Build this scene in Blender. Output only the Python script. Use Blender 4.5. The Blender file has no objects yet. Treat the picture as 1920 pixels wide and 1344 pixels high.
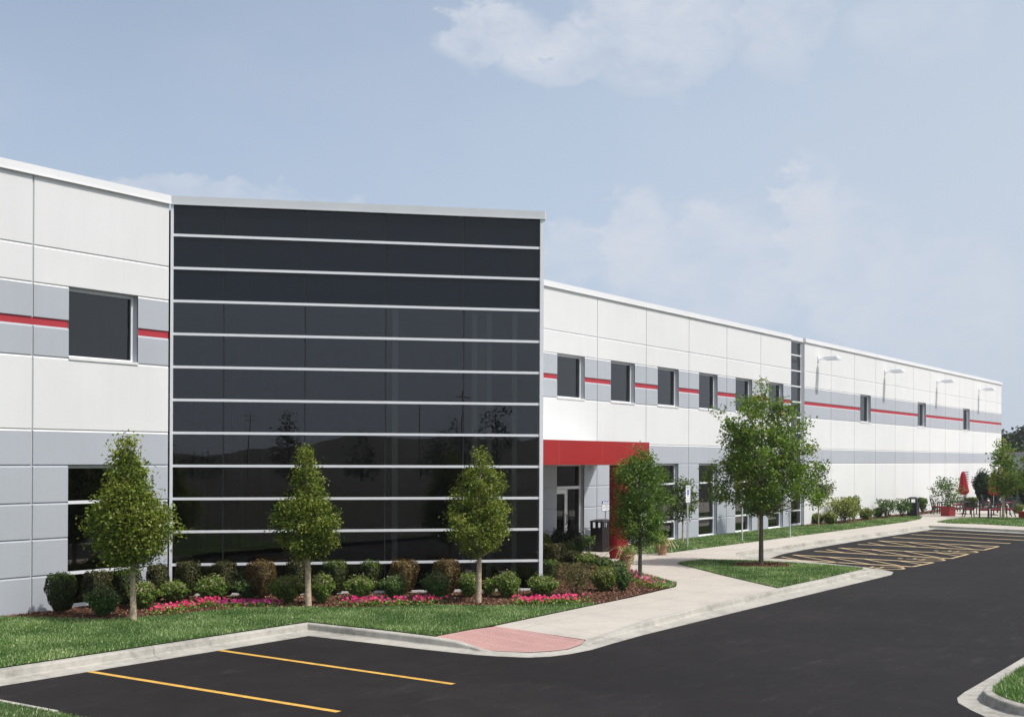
import bpy, math, random
import numpy as np
from mathutils import Vector, Matrix

# ------------------------------------------------------------------ camera, sky, sun, exposure
sc = bpy.context.scene
F_PX, YAW, PITCH, ROLL, CY = 2329.51, 0.972820449, 0.003764017, 0.003637556, 851.88
EYE = Vector((0.0, 0.0, 3.27))
_f = Vector((math.sin(YAW) * math.cos(PITCH), math.cos(YAW) * math.cos(PITCH), math.sin(PITCH)))
_r = Vector((math.cos(YAW), -math.sin(YAW), 0.0))
_u = _r.cross(_f)
R2 = _r * math.cos(ROLL) + _u * math.sin(ROLL)
U2 = _u * math.cos(ROLL) - _r * math.sin(ROLL)
cam = bpy.data.cameras.new('camera')
cam_ob = bpy.data.objects.new('camera', cam)
sc.collection.objects.link(cam_ob)
cam_ob.matrix_world = Matrix(((R2.x, U2.x, -_f.x, EYE.x), (R2.y, U2.y, -_f.y, EYE.y), (R2.z, U2.z, -_f.z, EYE.z), (0, 0, 0, 1)))
cam.sensor_width = 36.0
cam.lens = 36.0 * F_PX / 1920.0
cam.shift_y = (CY - 672.0) / 1920.0
cam.clip_start = 0.1
cam.clip_end = 6000.0
sc.camera = cam_ob
sc.render.resolution_x, sc.render.resolution_y = 1024, 716

SUN_TO = Vector((0.1053, -0.5491, 0.8291)).normalized()
SUN_EL = math.asin(SUN_TO.z)
SUN_ROT = math.atan2(SUN_TO.x, SUN_TO.y)
world = bpy.data.worlds.new('World')
sc.world = world
world.use_nodes = True


def build_sky():
    nt = world.node_tree
    nt.nodes.clear()
    N, L = nt.nodes.new, nt.links.new
    out = N('ShaderNodeOutputWorld')
    bg = N('ShaderNodeBackground')
    bg.inputs['Strength'].default_value = 0.14
    sky = N('ShaderNodeTexSky')
    sky.sky_type = 'NISHITA'
    sky.sun_disc = False
    sky.sun_elevation = SUN_EL
    sky.sun_rotation = SUN_ROT
    sky.air_density = 1.1
    sky.dust_density = 3.2
    sky.ozone_density = 1.6
    tc = N('ShaderNodeTexCoord')

    def math_(op, a, b=None, clamp=False):
        m = N('ShaderNodeMath'); m.operation = op; m.use_clamp = clamp
        for i, v in enumerate((a, b)):
            if v is None: continue
            if isinstance(v, (int, float)): m.inputs[i].default_value = v
            else: L(v, m.inputs[i])
        return m.outputs[0]
    mp = N('ShaderNodeMapping'); L(tc.outputs['Generated'], mp.inputs[0])
    mp.inputs['Scale'].default_value = (1.0, 1.0, 1.9)
    n1 = N('ShaderNodeTexNoise'); L(mp.outputs[0], n1.inputs['Vector'])
    n1.inputs['Scale'].default_value = 7.0; n1.inputs['Detail'].default_value = 9.0; n1.inputs['Roughness'].default_value = 0.6
    n2 = N('ShaderNodeTexNoise'); L(mp.outputs[0], n2.inputs['Vector'])
    n2.inputs['Scale'].default_value = 22.0; n2.inputs['Detail'].default_value = 8.0; n2.inputs['Roughness'].default_value = 0.6
    # soft cloud banks: each one sits round a direction of the real sky (azimuth from +y, elevation), in degrees
    banks = [(54.6, 18.9, 3.0, 1.5, .8), (57.6, 18.0, 2.8, 1.5, .7), (62.3, 19.4, 4.2, 3.4, .75), (67.8, 20.0, 2.4, 3.6, .55), (74.0, 19.0, 3.5, 2.4, .3),
             (61.3, 9.9, 2.1, 2.9, .85), (65.4, 8.4, 4.6, 3.4, .62), (69.3, 10.1, 1.8, 3.5, .85), (71.3, 8.2, 2.6, 4.0, .6), (58.2, 9.4, 2.6, 1.6, .6), (75.0, 6.5, 4.0, 4.0, .45),
             (41.8, 11.5, 5.0, .9, .5), (47.0, 11.2, 3.0, .8, .4), (20.0, 14.0, 14.0, 4.0, .6), (110.0, 16.0, 20.0, 6.0, .6), (-150.0, 14.0, 40.0, 7.0, .7), (170.0, 20.0, 30.0, 8.0, .6)]
    sep = N('ShaderNodeSeparateXYZ'); L(tc.outputs['Generated'], sep.inputs[0])
    az = math_('ARCTAN2', sep.outputs[0], sep.outputs[1])
    az = math_('MULTIPLY', az, 57.29578)
    el = math_('MULTIPLY', math_('ARCSINE', sep.outputs[2]), 57.29578)
    # a little domain warp so bank outlines billow
    wx = math_('MULTIPLY', math_('SUBTRACT', n2.outputs[0], 0.5), 6.0)
    wy = math_('MULTIPLY', math_('SUBTRACT', n2.outputs[0], 0.5), -4.0)
    az = math_('ADD', az, wx); el = math_('ADD', el, wy)
    tot = None
    for a0, e0, wa, we, amp in banks:
        da = math_('DIVIDE', math_('SUBTRACT', az, a0), wa)
        de = math_('DIVIDE', math_('SUBTRACT', el, e0), we)
        # underside fades slowly, top edge is crisp
        d2 = math_('ADD', math_('MULTIPLY', da, da), math_('MULTIPLY', de, de))
        g = math_('MULTIPLY', math_('MULTIPLY', math_('SUBTRACT', 1.0, d2, True), 1.9, True), amp)
        tot = g if tot is None else math_('MAXIMUM', tot, g)
    dens = math_('MULTIPLY', tot, math_('ADD', math_('MULTIPLY', n2.outputs[0], 3.0), -0.72), True)
    dens = math_('MULTIPLY', dens, CLOUD_GAIN, True)
    # thin high veil everywhere
    veil = math_('MULTIPLY', math_('SUBTRACT', n1.outputs[0], 0.42, True), 0.35)
    dens = math_('ADD', dens, veil, True)
    hsv = N('ShaderNodeHueSaturation'); hsv.inputs['Saturation'].default_value = 0.80
    L(sky.outputs[0], hsv.inputs['Color'])
    # haze: the air turns milky towards the horizon and to the right of the view
    mixh = N('ShaderNodeMix'); mixh.data_type = 'RGBA'
    elr = math_('MULTIPLY', math_('ARCSINE', sep.outputs[2]), 57.29578)
    azr = math_('MULTIPLY', math_('ARCTAN2', sep.outputs[0], sep.outputs[1]), 57.29578)
    h = math_('SUBTRACT', 1.12, math_('DIVIDE', elr, 34.0), True)
    h = math_('ADD', h, math_('MAXIMUM', -0.2, math_('MINIMUM', 0.2, math_('MULTIPLY', math_('SUBTRACT', azr, 58.0), 0.010))), True)
    h = math_('MULTIPLY', math_('MINIMUM', h, 1.0), 0.98)
    L(h, mixh.inputs['Factor']); L(hsv.outputs[0], mixh.inputs['A'])
    mixh.inputs['B'].default_value = SKY_HAZE
    mw = N('ShaderNodeMix'); mw.data_type = 'RGBA'
    wf = math_('MULTIPLY', math_('DIVIDE', math_('SUBTRACT', azr, 48.0), 34.0, True), math_('SUBTRACT', 1.0, math_('DIVIDE', elr, 45.0), True))
    L(wf, mw.inputs['Factor']); L(mixh.outputs['Result'], mw.inputs['A']); mw.inputs['B'].default_value = (4.15, 4.65, 5.25, 1)
    mixh = mw
    mix = N('ShaderNodeMix'); mix.data_type = 'RGBA'
    L(dens, mix.inputs['Factor']); L(mixh.outputs['Result'], mix.inputs['A'])
    mix.inputs['B'].default_value = SKY_CLOUD
    L(mix.outputs['Result'], bg.inputs['Color'])
    L(bg.outputs[0], out.inputs[0])


CLOUD_GAIN = 1.02
SKY_HAZE = (3.60, 4.42, 5.68, 1)
SKY_CLOUD = (4.65, 4.98, 5.60, 1)
build_sky()

sun = bpy.data.lights.new('sun', 'SUN')
sun.energy = 3.45
sun.angle = math.radians(0.9)
sun.color = (1.0, 0.965, 0.915)
sun_ob = bpy.data.objects.new('sun', sun)
sc.collection.objects.link(sun_ob)
sun_ob.rotation_euler = (-SUN_TO).to_track_quat('-Z', 'Y').to_euler()
sun_ob.location = (0, -30, 60)
sc.view_settings.view_transform = 'Standard'
sc.view_settings.look = 'None'
sc.view_settings.exposure = 0.0
sc.view_settings.gamma = 1.0
sc.view_settings.use_curve_mapping = False
sc.cycles.max_bounces = 8
sc.cycles.transparent_max_bounces = 16
sc.cycles.sample_clamp_indirect = 6.0

# ------------------------------------------------------------------ survey helpers (a photo pixel -> a point of the site)
def ray(px, py):
    return _f + R2 * ((px - 960.0) / F_PX) - U2 * ((py - CY) / F_PX)


def G(px, py, z=0.0):
    """point of the ground level z seen at that pixel of the survey photo"""
    d = ray(px, py)
    p = EYE + d * ((z - EYE.z) / d.z)
    return (p.x, p.y)


def scale_at(x, y):
    """pixels of the 1920 px photo per metre, at ground point x, y"""
    return F_PX / (Vector((x, y, EYE.z)) - EYE).dot(_f)


# ------------------------------------------------------------------ mesh helpers
def link(o):
    sc.collection.objects.link(o)
    return o


def tag(o, label=None, cat=None, group=None, kind=None):
    if label: o['label'] = label
    if cat: o['category'] = cat
    if group: o['group'] = group
    if kind: o['kind'] = kind
    return o


def empty(name, loc=(0, 0, 0), rz=0.0, label=None, cat=None, group=None):
    o = bpy.data.objects.new(name, None)
    o.location = loc
    o.rotation_euler = (0, 0, rz)
    o.empty_display_size = 0.2
    link(o)
    return tag(o, label, cat, group)


class MB:
    """collects faces; build() links them as ONE mesh object"""
    def __init__(self):
        self.v, self.f, self.m = [], [], []

    def face(self, pts, m=0):
        b = len(self.v)
        self.v += [tuple(p) for p in pts]
        self.f.append(tuple(range(b, b + len(pts))))
        self.m.append(m)

    def box(self, x0, x1, y0, y1, z0, z1, m=0, M=None):
        c = [(x0, y0, z0), (x1, y0, z0), (x1, y1, z0), (x0, y1, z0), (x0, y0, z1), (x1, y0, z1), (x1, y1, z1), (x0, y1, z1)]
        if M is not None: c = [tuple(M @ Vector(p)) for p in c]
        b = len(self.v)
        self.v += c
        for q in ((0, 3, 2, 1), (4, 5, 6, 7), (0, 1, 5, 4), (1, 2, 6, 5), (2, 3, 7, 6), (3, 0, 4, 7)):
            self.f.append(tuple(b + i for i in q)); self.m.append(m)
        return self

    def prism(self, poly, z0, z1, m=0, mtop=None):
        n = len(poly); b = len(self.v)
        self.v += [(p[0], p[1], z0) for p in poly] + [(p[0], p[1], z1) for p in poly]
        self.f.append(tuple(b + i for i in range(n))[::-1]); self.m.append(m)
        self.f.append(tuple(b + n + i for i in range(n))); self.m.append(m if mtop is None else mtop)
        for i in range(n):
            j = (i + 1) % n
            self.f.append((b + i, b + j, b + n + j, b + n + i)); self.m.append(m)

    def tube(self, pts, rads, seg=8, m=0, cap=True):
        pts = [Vector(p) for p in pts]
        rings = []
        up = Vector((0.13, 0.27, 1)).normalized()
        for i, p in enumerate(pts):
            d = (pts[min(i + 1, len(pts) - 1)] - pts[max(i - 1, 0)])
            d = d.normalized() if d.length > 1e-9 else Vector((0, 0, 1))
            ref = up if abs(d.dot(up)) < 0.95 else Vector((1, 0, 0))
            a = d.cross(ref).normalized(); c = d.cross(a)
            b = len(self.v)
            for k in range(seg):
                t = 2 * math.pi * k / seg
                self.v.append(tuple(p + (a * math.cos(t) + c * math.sin(t)) * rads[i]))
            rings.append(b)
        for i in range(len(rings) - 1):
            for k in range(seg):
                k2 = (k + 1) % seg
                self.f.append((rings[i] + k, rings[i + 1] + k, rings[i + 1] + k2, rings[i] + k2)); self.m.append(m)
        if cap:
            self.f.append(tuple(rings[0] + k for k in range(seg))); self.m.append(m)
            self.f.append(tuple(rings[-1] + k for k in range(seg))[::-1]); self.m.append(m)

    def lathe(self, prof, seg=20, m=0, cx=0, cy=0):
        """prof: list of (radius, z)"""
        b = len(self.v)
        for r, z in prof:
            for k in range(seg):
                t = 2 * math.pi * k / seg
                self.v.append((cx + r * math.cos(t), cy + r * math.sin(t), z))
        for i in range(len(prof) - 1):
            for k in range(seg):
                k2 = (k + 1) % seg
                self.f.append((b + i * seg + k, b + i * seg + k2, b + (i + 1) * seg + k2, b + (i + 1) * seg + k)); self.m.append(m)
        self.f.append(tuple(b + k for k in range(seg))[::-1]); self.m.append(m)
        self.f.append(tuple(b + (len(prof) - 1) * seg + k for k in range(seg))); self.m.append(m)

    def build(self, name, mats, parent=None, smooth=False, bevel=0.0):
        me = bpy.data.meshes.new(name)
        me.from_pydata(self.v, [], self.f)
        mats = mats if isinstance(mats, (list, tuple)) else [mats]
        for mt in mats: me.materials.append(mt)
        me.polygons.foreach_set('material_index', self.m)
        if smooth: me.polygons.foreach_set('use_smooth', [True] * len(self.f))
        me.update()
        o = link(bpy.data.objects.new(name, me))
        if parent is not None: o.parent = parent
        if bevel:
            md = o.modifiers.new('bevel', 'BEVEL'); md.width = bevel; md.segments = 2; md.limit_method = 'ANGLE'
        return o


# ------------------------------------------------------------------ materials
MATS = {}


def nodes_of(name):
    m = bpy.data.materials.new(name)
    m.use_nodes = True
    nt = m.node_tree
    b = nt.nodes['Principled BSDF']
    MATS[name] = m
    return m, nt, b


def coords(nt, scale=1.0, obj=True):
    tc = nt.nodes.new('ShaderNodeTexCoord')
    mp = nt.nodes.new('ShaderNodeMapping')
    g = nt.nodes.new('ShaderNodeNewGeometry')
    nt.links.new(g.outputs['Position'] if not obj else tc.outputs['Object'], mp.inputs[0])
    if isinstance(scale, (int, float)): scale = (scale,) * 3
    mp.inputs['Scale'].default_value = scale
    return mp.outputs[0]


def noise(nt, vec, scale, detail=4, rough=0.55):
    n = nt.nodes.new('ShaderNodeTexNoise')
    n.inputs['Scale'].default_value = scale
    n.inputs['Detail'].default_value = detail
    n.inputs['Roughness'].default_value = rough
    nt.links.new(vec, n.inputs['Vector'])
    return n.outputs[0]


def ramp(nt, fac, stops):
    r = nt.nodes.new('ShaderNodeValToRGB')
    e = r.color_ramp.elements
    e[0].position, e[0].color = stops[0][0], (*stops[0][1], 1)
    e[1].position, e[1].color = stops[-1][0], (*stops[-1][1], 1)
    for p, c in stops[1:-1]:
        k = e.new(p); k.color = (*c, 1)
    nt.links.new(fac, r.inputs[0])
    return r.outputs[0]


def mathn(nt, op, a, b=0.0, clamp=False):
    m = nt.nodes.new('ShaderNodeMath'); m.operation = op; m.use_clamp = clamp
    for i, v in enumerate((a, b)):
        if isinstance(v, (int, float)): m.inputs[i].default_value = v
        else: nt.links.new(v, m.inputs[i])
    return m.outputs[0]


def bumpn(nt, b, h, strength, dist=0.01):
    bp = nt.nodes.new('ShaderNodeBump')
    bp.inputs['Strength'].default_value = strength
    bp.inputs['Distance'].default_value = dist
    nt.links.new(h, bp.inputs['Height'])
    nt.links.new(bp.outputs[0], b.inputs['Normal'])


def mat(name, col, rough=0.6, var=0.06, vscale=3.0, metal=0.0, spec=0.5, bump=0.0, bscale=60.0, emit=None):
    """plain coloured surface with slight procedural unevenness"""
    m, nt, b = nodes_of(name)
    vec = coords(nt, 1.0, obj=False)
    n = noise(nt, vec, vscale, 5)
    lo = tuple(max(0, c * (1 - var)) for c in col); hi = tuple(min(1, c * (1 + var)) for c in col)
    nt.links.new(ramp(nt, n, [(0.3, lo), (0.7, hi)]), b.inputs['Base Color'])
    b.inputs['Roughness'].default_value = rough
    b.inputs['Metallic'].default_value = metal
    b.inputs['Specular IOR Level'].default_value = spec
    if bump: bumpn(nt, b, noise(nt, vec, bscale, 3), bump)
    return m


def wall_mat(name, col, var=0.045):
    """painted precast concrete: broad clouding, faint vertical weather streaks, fine grain"""
    m, nt, b = nodes_of(name)
    v1 = coords(nt, 1.0, False); v2 = coords(nt, (1.7, 1.7, 0.12), False)
    a = noise(nt, v1, 0.55, 6); s = noise(nt, v2, 2.2, 5); g = noise(nt, v1, 9.0, 4)
    t = mathn(nt, 'ADD', mathn(nt, 'MULTIPLY', a, 0.5), mathn(nt, 'ADD', mathn(nt, 'MULTIPLY', s, 0.35), mathn(nt, 'MULTIPLY', g, 0.15)))
    lo = tuple(c * (1 - var * 1.6) for c in col); hi = tuple(min(1, c * (1 + var)) for c in col)
    nt.links.new(ramp(nt, t, [(0.34, lo), (0.62, hi)]), b.inputs['Base Color'])
    b.inputs['Roughness'].default_value = 0.75
    b.inputs['Specular IOR Level'].default_value = 0.25
    bumpn(nt, b, noise(nt, v1, 90.0, 3), 0.15, 0.004)
    return m


M_WHITE = wall_mat('white_precast_paint', (0.74, 0.745, 0.735), 0.025)
M_GRAY = wall_mat('grey_precast_paint', (0.435, 0.462, 0.500), 0.03)
M_RED = wall_mat('red_stripe_paint', (0.44, 0.045, 0.06))
M_JOINT = mat('joint_sealant', (0.52, 0.53, 0.53), 0.8)
M_COPING = mat('coping_metal', (0.80, 0.80, 0.80), 0.42, 0.03, 0.6)
M_ALU = mat('clear_aluminium', (0.80, 0.815, 0.83), 0.38, 0.03, 2.0)
M_ALU2 = mat('window_aluminium', (0.62, 0.645, 0.65), 0.42, 0.03, 2.0)
M_SILL = mat('window_sill_metal', (0.78, 0.78, 0.76), 0.4)
M_REDMETAL = mat('red_metal_panel', (0.37, 0.021, 0.021), 0.42, 0.05, 0.8)
M_REDSEAM = mat('panel_seam', (0.46, 0.09, 0.08), 0.5)
M_DARK = mat('interior_dark', (0.10, 0.10, 0.105), 0.9)
M_INT = mat('interior_wall', (0.42, 0.42, 0.41), 0.9, 0.05)
M_INTCEIL = mat('interior_ceiling', (0.6, 0.6, 0.58), 0.9)
M_ROOF = mat('roof_membrane', (0.55, 0.55, 0.53), 0.9)
M_GALV = mat('galvanised_steel', (0.50, 0.52, 0.53), 0.45, 0.1, 12, metal=0.4)
M_BROWNSTEEL = mat('dark_brown_steel', (0.016, 0.010, 0.009), 0.5, 0.15, 5)
M_BLACKMETAL = mat('black_metal', (0.022, 0.022, 0.026), 0.4, 0.1, 6)
M_WHITEPL = mat('white_enamel', (0.86, 0.87, 0.88), 0.35, 0.02)
M_LENS = mat('lamp_lens', (0.62, 0.66, 0.70), 0.25, 0.02)
M_TERRA = mat('pale_terracotta', (0.50, 0.30, 0.205), 0.85, 0.16, 14, bump=0.2)
M_REDGLAZE = mat('red_glazed_planter', (0.30, 0.016, 0.02), 0.3, 0.08, 4)
M_CUSHION = mat('red_cushion_cloth', (0.33, 0.035, 0.045), 0.9, 0.12, 9)
M_CLOTH = mat('red_umbrella_cloth', (0.36, 0.012, 0.024), 0.85, 0.14, 7)
M_YELLOW = mat('yellow_road_paint', (0.66, 0.38, 0.07), 0.75, 0.22, 9)
M_PALEYELLOW = mat('worn_yellow_road_paint', (0.62, 0.46, 0.24), 0.7, 0.12, 5)
M_SIGNBLUE = mat('sign_blue', (0.02, 0.05, 0.30), 0.4, 0.02)
M_SIGNGREEN = mat('sign_green', (0.03, 0.22, 0.10), 0.4, 0.02)
M_SIGNBLACK = mat('sign_black', (0.02, 0.02, 0.03), 0.4, 0.02)
M_UTIL = mat('green_utility_paint', (0.035, 0.075, 0.05), 0.5, 0.05)
M_WOODPOLE = mat('weathered_pole_wood', (0.16, 0.12, 0.09), 0.9, 0.2, 6)
M_LOWBLD = mat('distant_building_wall', (0.60, 0.60, 0.58), 0.85, 0.05, 0.4)


def glass_mat(name, tint, refl=1.0, ior=1.52):
    m = bpy.data.materials.new(name); m.use_nodes = True
    nt = m.node_tree; nt.nodes.clear()
    N, L = nt.nodes.new, nt.links.new
    out = N('ShaderNodeOutputMaterial'); mix = N('ShaderNodeMixShader')
    tr = N('ShaderNodeBsdfTransparent'); gl = N('ShaderNodeBsdfGlossy'); fr = N('ShaderNodeFresnel')
    tr.inputs[0].default_value = (*tint, 1)
    gl.inputs['Color'].default_value = (refl, refl, refl, 1); gl.inputs['Roughness'].default_value = 0.004
    fr.inputs['IOR'].default_value = ior
    # panes are never perfectly flat: a very slow ripple bends the reflections
    vec = coords(nt, 1.0, False)
    bp = N('ShaderNodeBump'); bp.inputs['Strength'].default_value = 0.06; bp.inputs['Distance'].default_value = 0.02
    L(noise(nt, vec, 1.1, 1), bp.inputs['Height']); L(bp.outputs[0], gl.inputs['Normal'])
    L(fr.outputs[0], mix.inputs[0]); L(tr.outputs[0], mix.inputs[1]); L(gl.outputs[0], mix.inputs[2])
    L(mix.outputs[0], out.inputs[0])
    MATS[name] = m
    return m


M_GLASS = glass_mat('tinted_vision_glass', (0.34, 0.355, 0.34), 1.0, 1.78)
M_DOORGLASS = glass_mat('tinted_door_glass', (0.14, 0.15, 0.15), 0.9, 1.5)
M_SPANDREL = mat('spandrel_glass', (0.0070, 0.0100, 0.0135), 0.03, 0.02, 0.7, spec=0.42)


def asphalt_mat():
    m, nt, b = nodes_of('asphalt_surface')
    v = coords(nt, 1.0, False)
    big = noise(nt, v, 0.16, 5, 0.6); mid = noise(nt, v, 1.7, 6, 0.65); fine = noise(nt, v, 85.0, 2, 0.7)
    t = mathn(nt, 'ADD', mathn(nt, 'MULTIPLY', big, 0.42), mathn(nt, 'ADD', mathn(nt, 'MULTIPLY', mid, 0.30), mathn(nt, 'MULTIPLY', fine, 0.28)))
    col = ramp(nt, t, [(0.30, (0.0062, 0.0050, 0.0048)), (0.48, (0.0120, 0.0098, 0.0094)), (0.70, (0.0275, 0.0235, 0.0225))])
    # scuffs and dusty tyre tracks along the aisle
    v2 = coords(nt, (0.35, 1.5, 1.0), False)
    sc_ = noise(nt, v2, 2.3, 8, 0.8)
    scf = mathn(nt, 'MULTIPLY', mathn(nt, 'SUBTRACT', sc_, 0.56, True), 1.6, True)
    mx = nt.nodes.new('ShaderNodeMix'); mx.data_type = 'RGBA'
    nt.links.new(scf, mx.inputs['Factor']); nt.links.new(col, mx.inputs['A']); mx.inputs['B'].default_value = (0.11, 0.10, 0.096, 1)
    # pale stone chips showing here and there
    vo = nt.nodes.new('ShaderNodeTexVoronoi'); vo.inputs['Scale'].default_value = 3.1; nt.links.new(v, vo.inputs['Vector'])
    chip = mathn(nt, 'LESS_THAN', vo.outputs['Distance'], 0.032)
    mx2 = nt.nodes.new('ShaderNodeMix'); mx2.data_type = 'RGBA'
    nt.links.new(mathn(nt, 'MULTIPLY', chip, 0.55), mx2.inputs['Factor']); nt.links.new(mx.outputs['Result'], mx2.inputs['A']); mx2.inputs['B'].default_value = (0.25, 0.23, 0.21, 1)
    nt.links.new(mx2.outputs['Result'], b.inputs['Base Color'])
    b.inputs['Roughness'].default_value = 0.86
    b.inputs['Specular IOR Level'].default_value = 0.24
    bumpn(nt, b, fine, 0.5, 0.006)
    return m


def concrete_mat(name, col, joints=None, dirt=0.5):
    m, nt, b = nodes_of(name)
    v = coords(nt, 1.0, False)
    big = noise(nt, v, 0.6, 6, 0.65); mid = noise(nt, v, 6.0, 5, 0.65); fine = noise(nt, v, 140.0, 2)
    t = mathn(nt, 'ADD', mathn(nt, 'MULTIPLY', big, 0.5), mathn(nt, 'ADD', mathn(nt, 'MULTIPLY', mid, 0.3), mathn(nt, 'MULTIPLY', fine, 0.2)))
    lo = tuple(c * (1 - 0.30 * dirt) for c in col); hi = tuple(c * (1 + 0.13 * dirt) for c in col)
    c = ramp(nt, t, [(0.36, lo), (0.50, col), (0.62, hi)])
    if joints:
        sep = nt.nodes.new('ShaderNodeSeparateXYZ'); nt.links.new(v, sep.inputs[0])
        def line(sock, per, off, w):
            f = mathn(nt, 'FRACT', mathn(nt, 'DIVIDE', mathn(nt, 'ADD', sock, off + 1000 * per), per))
            return mathn(nt, 'LESS_THAN', mathn(nt, 'ABSOLUTE', mathn(nt, 'SUBTRACT', f, 0.5)), w / per / 2)
        l = mathn(nt, 'MAXIMUM', line(sep.outputs[0], joints[0], joints[1], 0.016), line(sep.outputs[1], joints[2], joints[3], 0.016))
        mx = nt.nodes.new('ShaderNodeMix'); mx.data_type = 'RGBA'
        nt.links.new(mathn(nt, 'MULTIPLY', l, 0.6), mx.inputs['Factor']); nt.links.new(c, mx.inputs['A'])
        mx.inputs['B'].default_value = (col[0] * .35, col[1] * .33, col[2] * .3, 1)
        c = mx.outputs['Result']
        bm = mathn(nt, 'SUBTRACT', mathn(nt, 'MULTIPLY', fine, 0.2), l)
    else:
        bm = mathn(nt, 'ADD', mathn(nt, 'MULTIPLY', fine, 0.3), mid)
    nt.links.new(c, b.inputs['Base Color'])
    b.inputs['Roughness'].default_value = 0.88
    b.inputs['Specular IOR Level'].default_value = 0.25
    bumpn(nt, b, bm, 0.25, 0.005)
    return m


M_ASPHALT = asphalt_mat()
M_WALK = concrete_mat('walk_concrete', (0.515, 0.47, 0.41), (1.83, 0.3, 1.83, 0.25), 0.55)
M_KERB = concrete_mat('kerb_concrete', (0.43, 0.41, 0.36), None, 1.6)
M_PAD = concrete_mat('pink_paver', (0.50, 0.30, 0.27), None, 0.4)
M_SOIL = concrete_mat('lawn_soil', (0.045, 0.105, 0.020), None, 1.0)
M_FIELD = concrete_mat('field_grass', (0.060, 0.062, 0.044), None, 1.2)
M_MULCHBASE = concrete_mat('mulch_bark', (0.105, 0.054, 0.034), None, 1.3)


def leaf_mat(name, stops, trans=0.35, gloss=0.025, rough=0.55):
    """foliage: colour picked leaf by leaf from a range of real leaf colours; light passes through"""
    m = bpy.data.materials.new(name); m.use_nodes = True
    nt = m.node_tree; nt.nodes.clear()
    N, L = nt.nodes.new, nt.links.new
    out = N('ShaderNodeOutputMaterial')
    at = N('ShaderNodeAttribute'); at.attribute_name = 'tint'
    c = ramp(nt, at.outputs['Fac'], stops)
    d = N('ShaderNodeBsdfDiffuse'); t = N('ShaderNodeBsdfTranslucent'); g = N('ShaderNodeBsdfGlossy')
    g.inputs['Roughness'].default_value = rough; g.inputs['Color'].default_value = (1, 1, 1, 1)
    hs = N('ShaderNodeHueSaturation'); hs.inputs['Hue'].default_value = 0.485; hs.inputs['Value'].default_value = 1.25; L(c, hs.inputs['Color'])
    L(c, d.inputs[0]); L(hs.outputs[0], t.inputs[0])
    m1 = N('ShaderNodeMixShader'); m1.inputs[0].default_value = trans; L(d.outputs[0], m1.inputs[1]); L(t.outputs[0], m1.inputs[2])
    m2 = N('ShaderNodeMixShader'); m2.inputs[0].default_value = gloss; L(m1.outputs[0], m2.inputs[1]); L(g.outputs[0], m2.inputs[2])
    L(m2.outputs[0], out.inputs[0])
    MATS[name] = m
    return m


def S(*cs):
    n = len(cs)
    return [(i / (n - 1), c) for i, c in enumerate(cs)]


L_PEAR = leaf_mat('pear_leaves', S((0.050, 0.091, 0.009), (0.106, 0.170, 0.016), (0.188, 0.261, 0.024), (0.312, 0.351, 0.050), (0.325, 0.267, 0.090)))
L_PEARG = leaf_mat('bright_pear_leaves', S((0.036, 0.087, 0.009), (0.070, 0.158, 0.014), (0.112, 0.219, 0.022), (0.184, 0.286, 0.038), (0.214, 0.255, 0.054)))
L_MAPLE = leaf_mat('maple_leaves', S((0.053, 0.107, 0.011), (0.096, 0.186, 0.017), (0.145, 0.259, 0.024), (0.215, 0.328, 0.038), (0.396, 0.259, 0.090)))
L_SAP = leaf_mat('sapling_leaves', S((0.036, 0.066, 0.014), (0.072, 0.126, 0.024), (0.132, 0.192, 0.042), (0.240, 0.240, 0.084)))
L_YEW = leaf_mat('yew_needles', S((0.015, 0.028, 0.005), (0.034, 0.056, 0.008), (0.074, 0.101, 0.014), (0.171, 0.164, 0.031)), 0.15)
L_YEWOLIVE = leaf_mat('olive_yew_needles', S((0.015, 0.024, 0.005), (0.042, 0.051, 0.009), (0.083, 0.090, 0.016), (0.165, 0.143, 0.032)), 0.15)
L_YEWBROWN = leaf_mat('browned_yew_needles', S((0.060, 0.038, 0.012), (0.156, 0.102, 0.031), (0.288, 0.198, 0.066), (0.420, 0.312, 0.120)), 0.2)
L_SPIREA = leaf_mat('spirea_leaves', S((0.039, 0.085, 0.010), (0.107, 0.193, 0.024), (0.214, 0.324, 0.048), (0.429, 0.479, 0.121)), 0.3)
L_SPIREAB = leaf_mat('blue_green_leaves', S((0.024, 0.062, 0.011), (0.058, 0.131, 0.024), (0.116, 0.216, 0.041), (0.255, 0.340, 0.082)), 0.25)
L_SPIREAY = leaf_mat('yellow_green_leaves', S((0.043, 0.076, 0.011), (0.109, 0.171, 0.024), (0.218, 0.298, 0.040), (0.399, 0.392, 0.099)), 0.3)
L_TWIGGY = leaf_mat('dry_flowering_leaves', S((0.04, 0.045, 0.012), (0.10, 0.11, 0.03), (0.19, 0.17, 0.055), (0.32, 0.24, 0.13)), 0.3)
L_PALEBLOOM = leaf_mat('spent_blooms', S((0.208, 0.156, 0.091), (0.416, 0.286, 0.208), (0.546, 0.416, 0.312)), 0.2)
L_VARIEG = leaf_mat('variegated_leaves', S((0.07, 0.11, 0.02), (0.20, 0.25, 0.05), (0.40, 0.44, 0.12), (0.62, 0.62, 0.3)), 0.3)
L_EVERG = leaf_mat('evergreen_foliage', S((0.010, 0.022, 0.009), (0.020, 0.040, 0.014), (0.036, 0.062, 0.022)), 0.15)
L_FAR = leaf_mat('distant_foliage', S((0.016, 0.030, 0.014), (0.032, 0.052, 0.020), (0.055, 0.080, 0.030)), 0.2)
L_GRASS = leaf_mat('grass_blades', S((0.046, 0.122, 0.016), (0.080, 0.184, 0.024), (0.132, 0.257, 0.038), (0.238, 0.371, 0.085), (0.726, 0.813, 0.442)), 0.35, 0.05)
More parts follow.
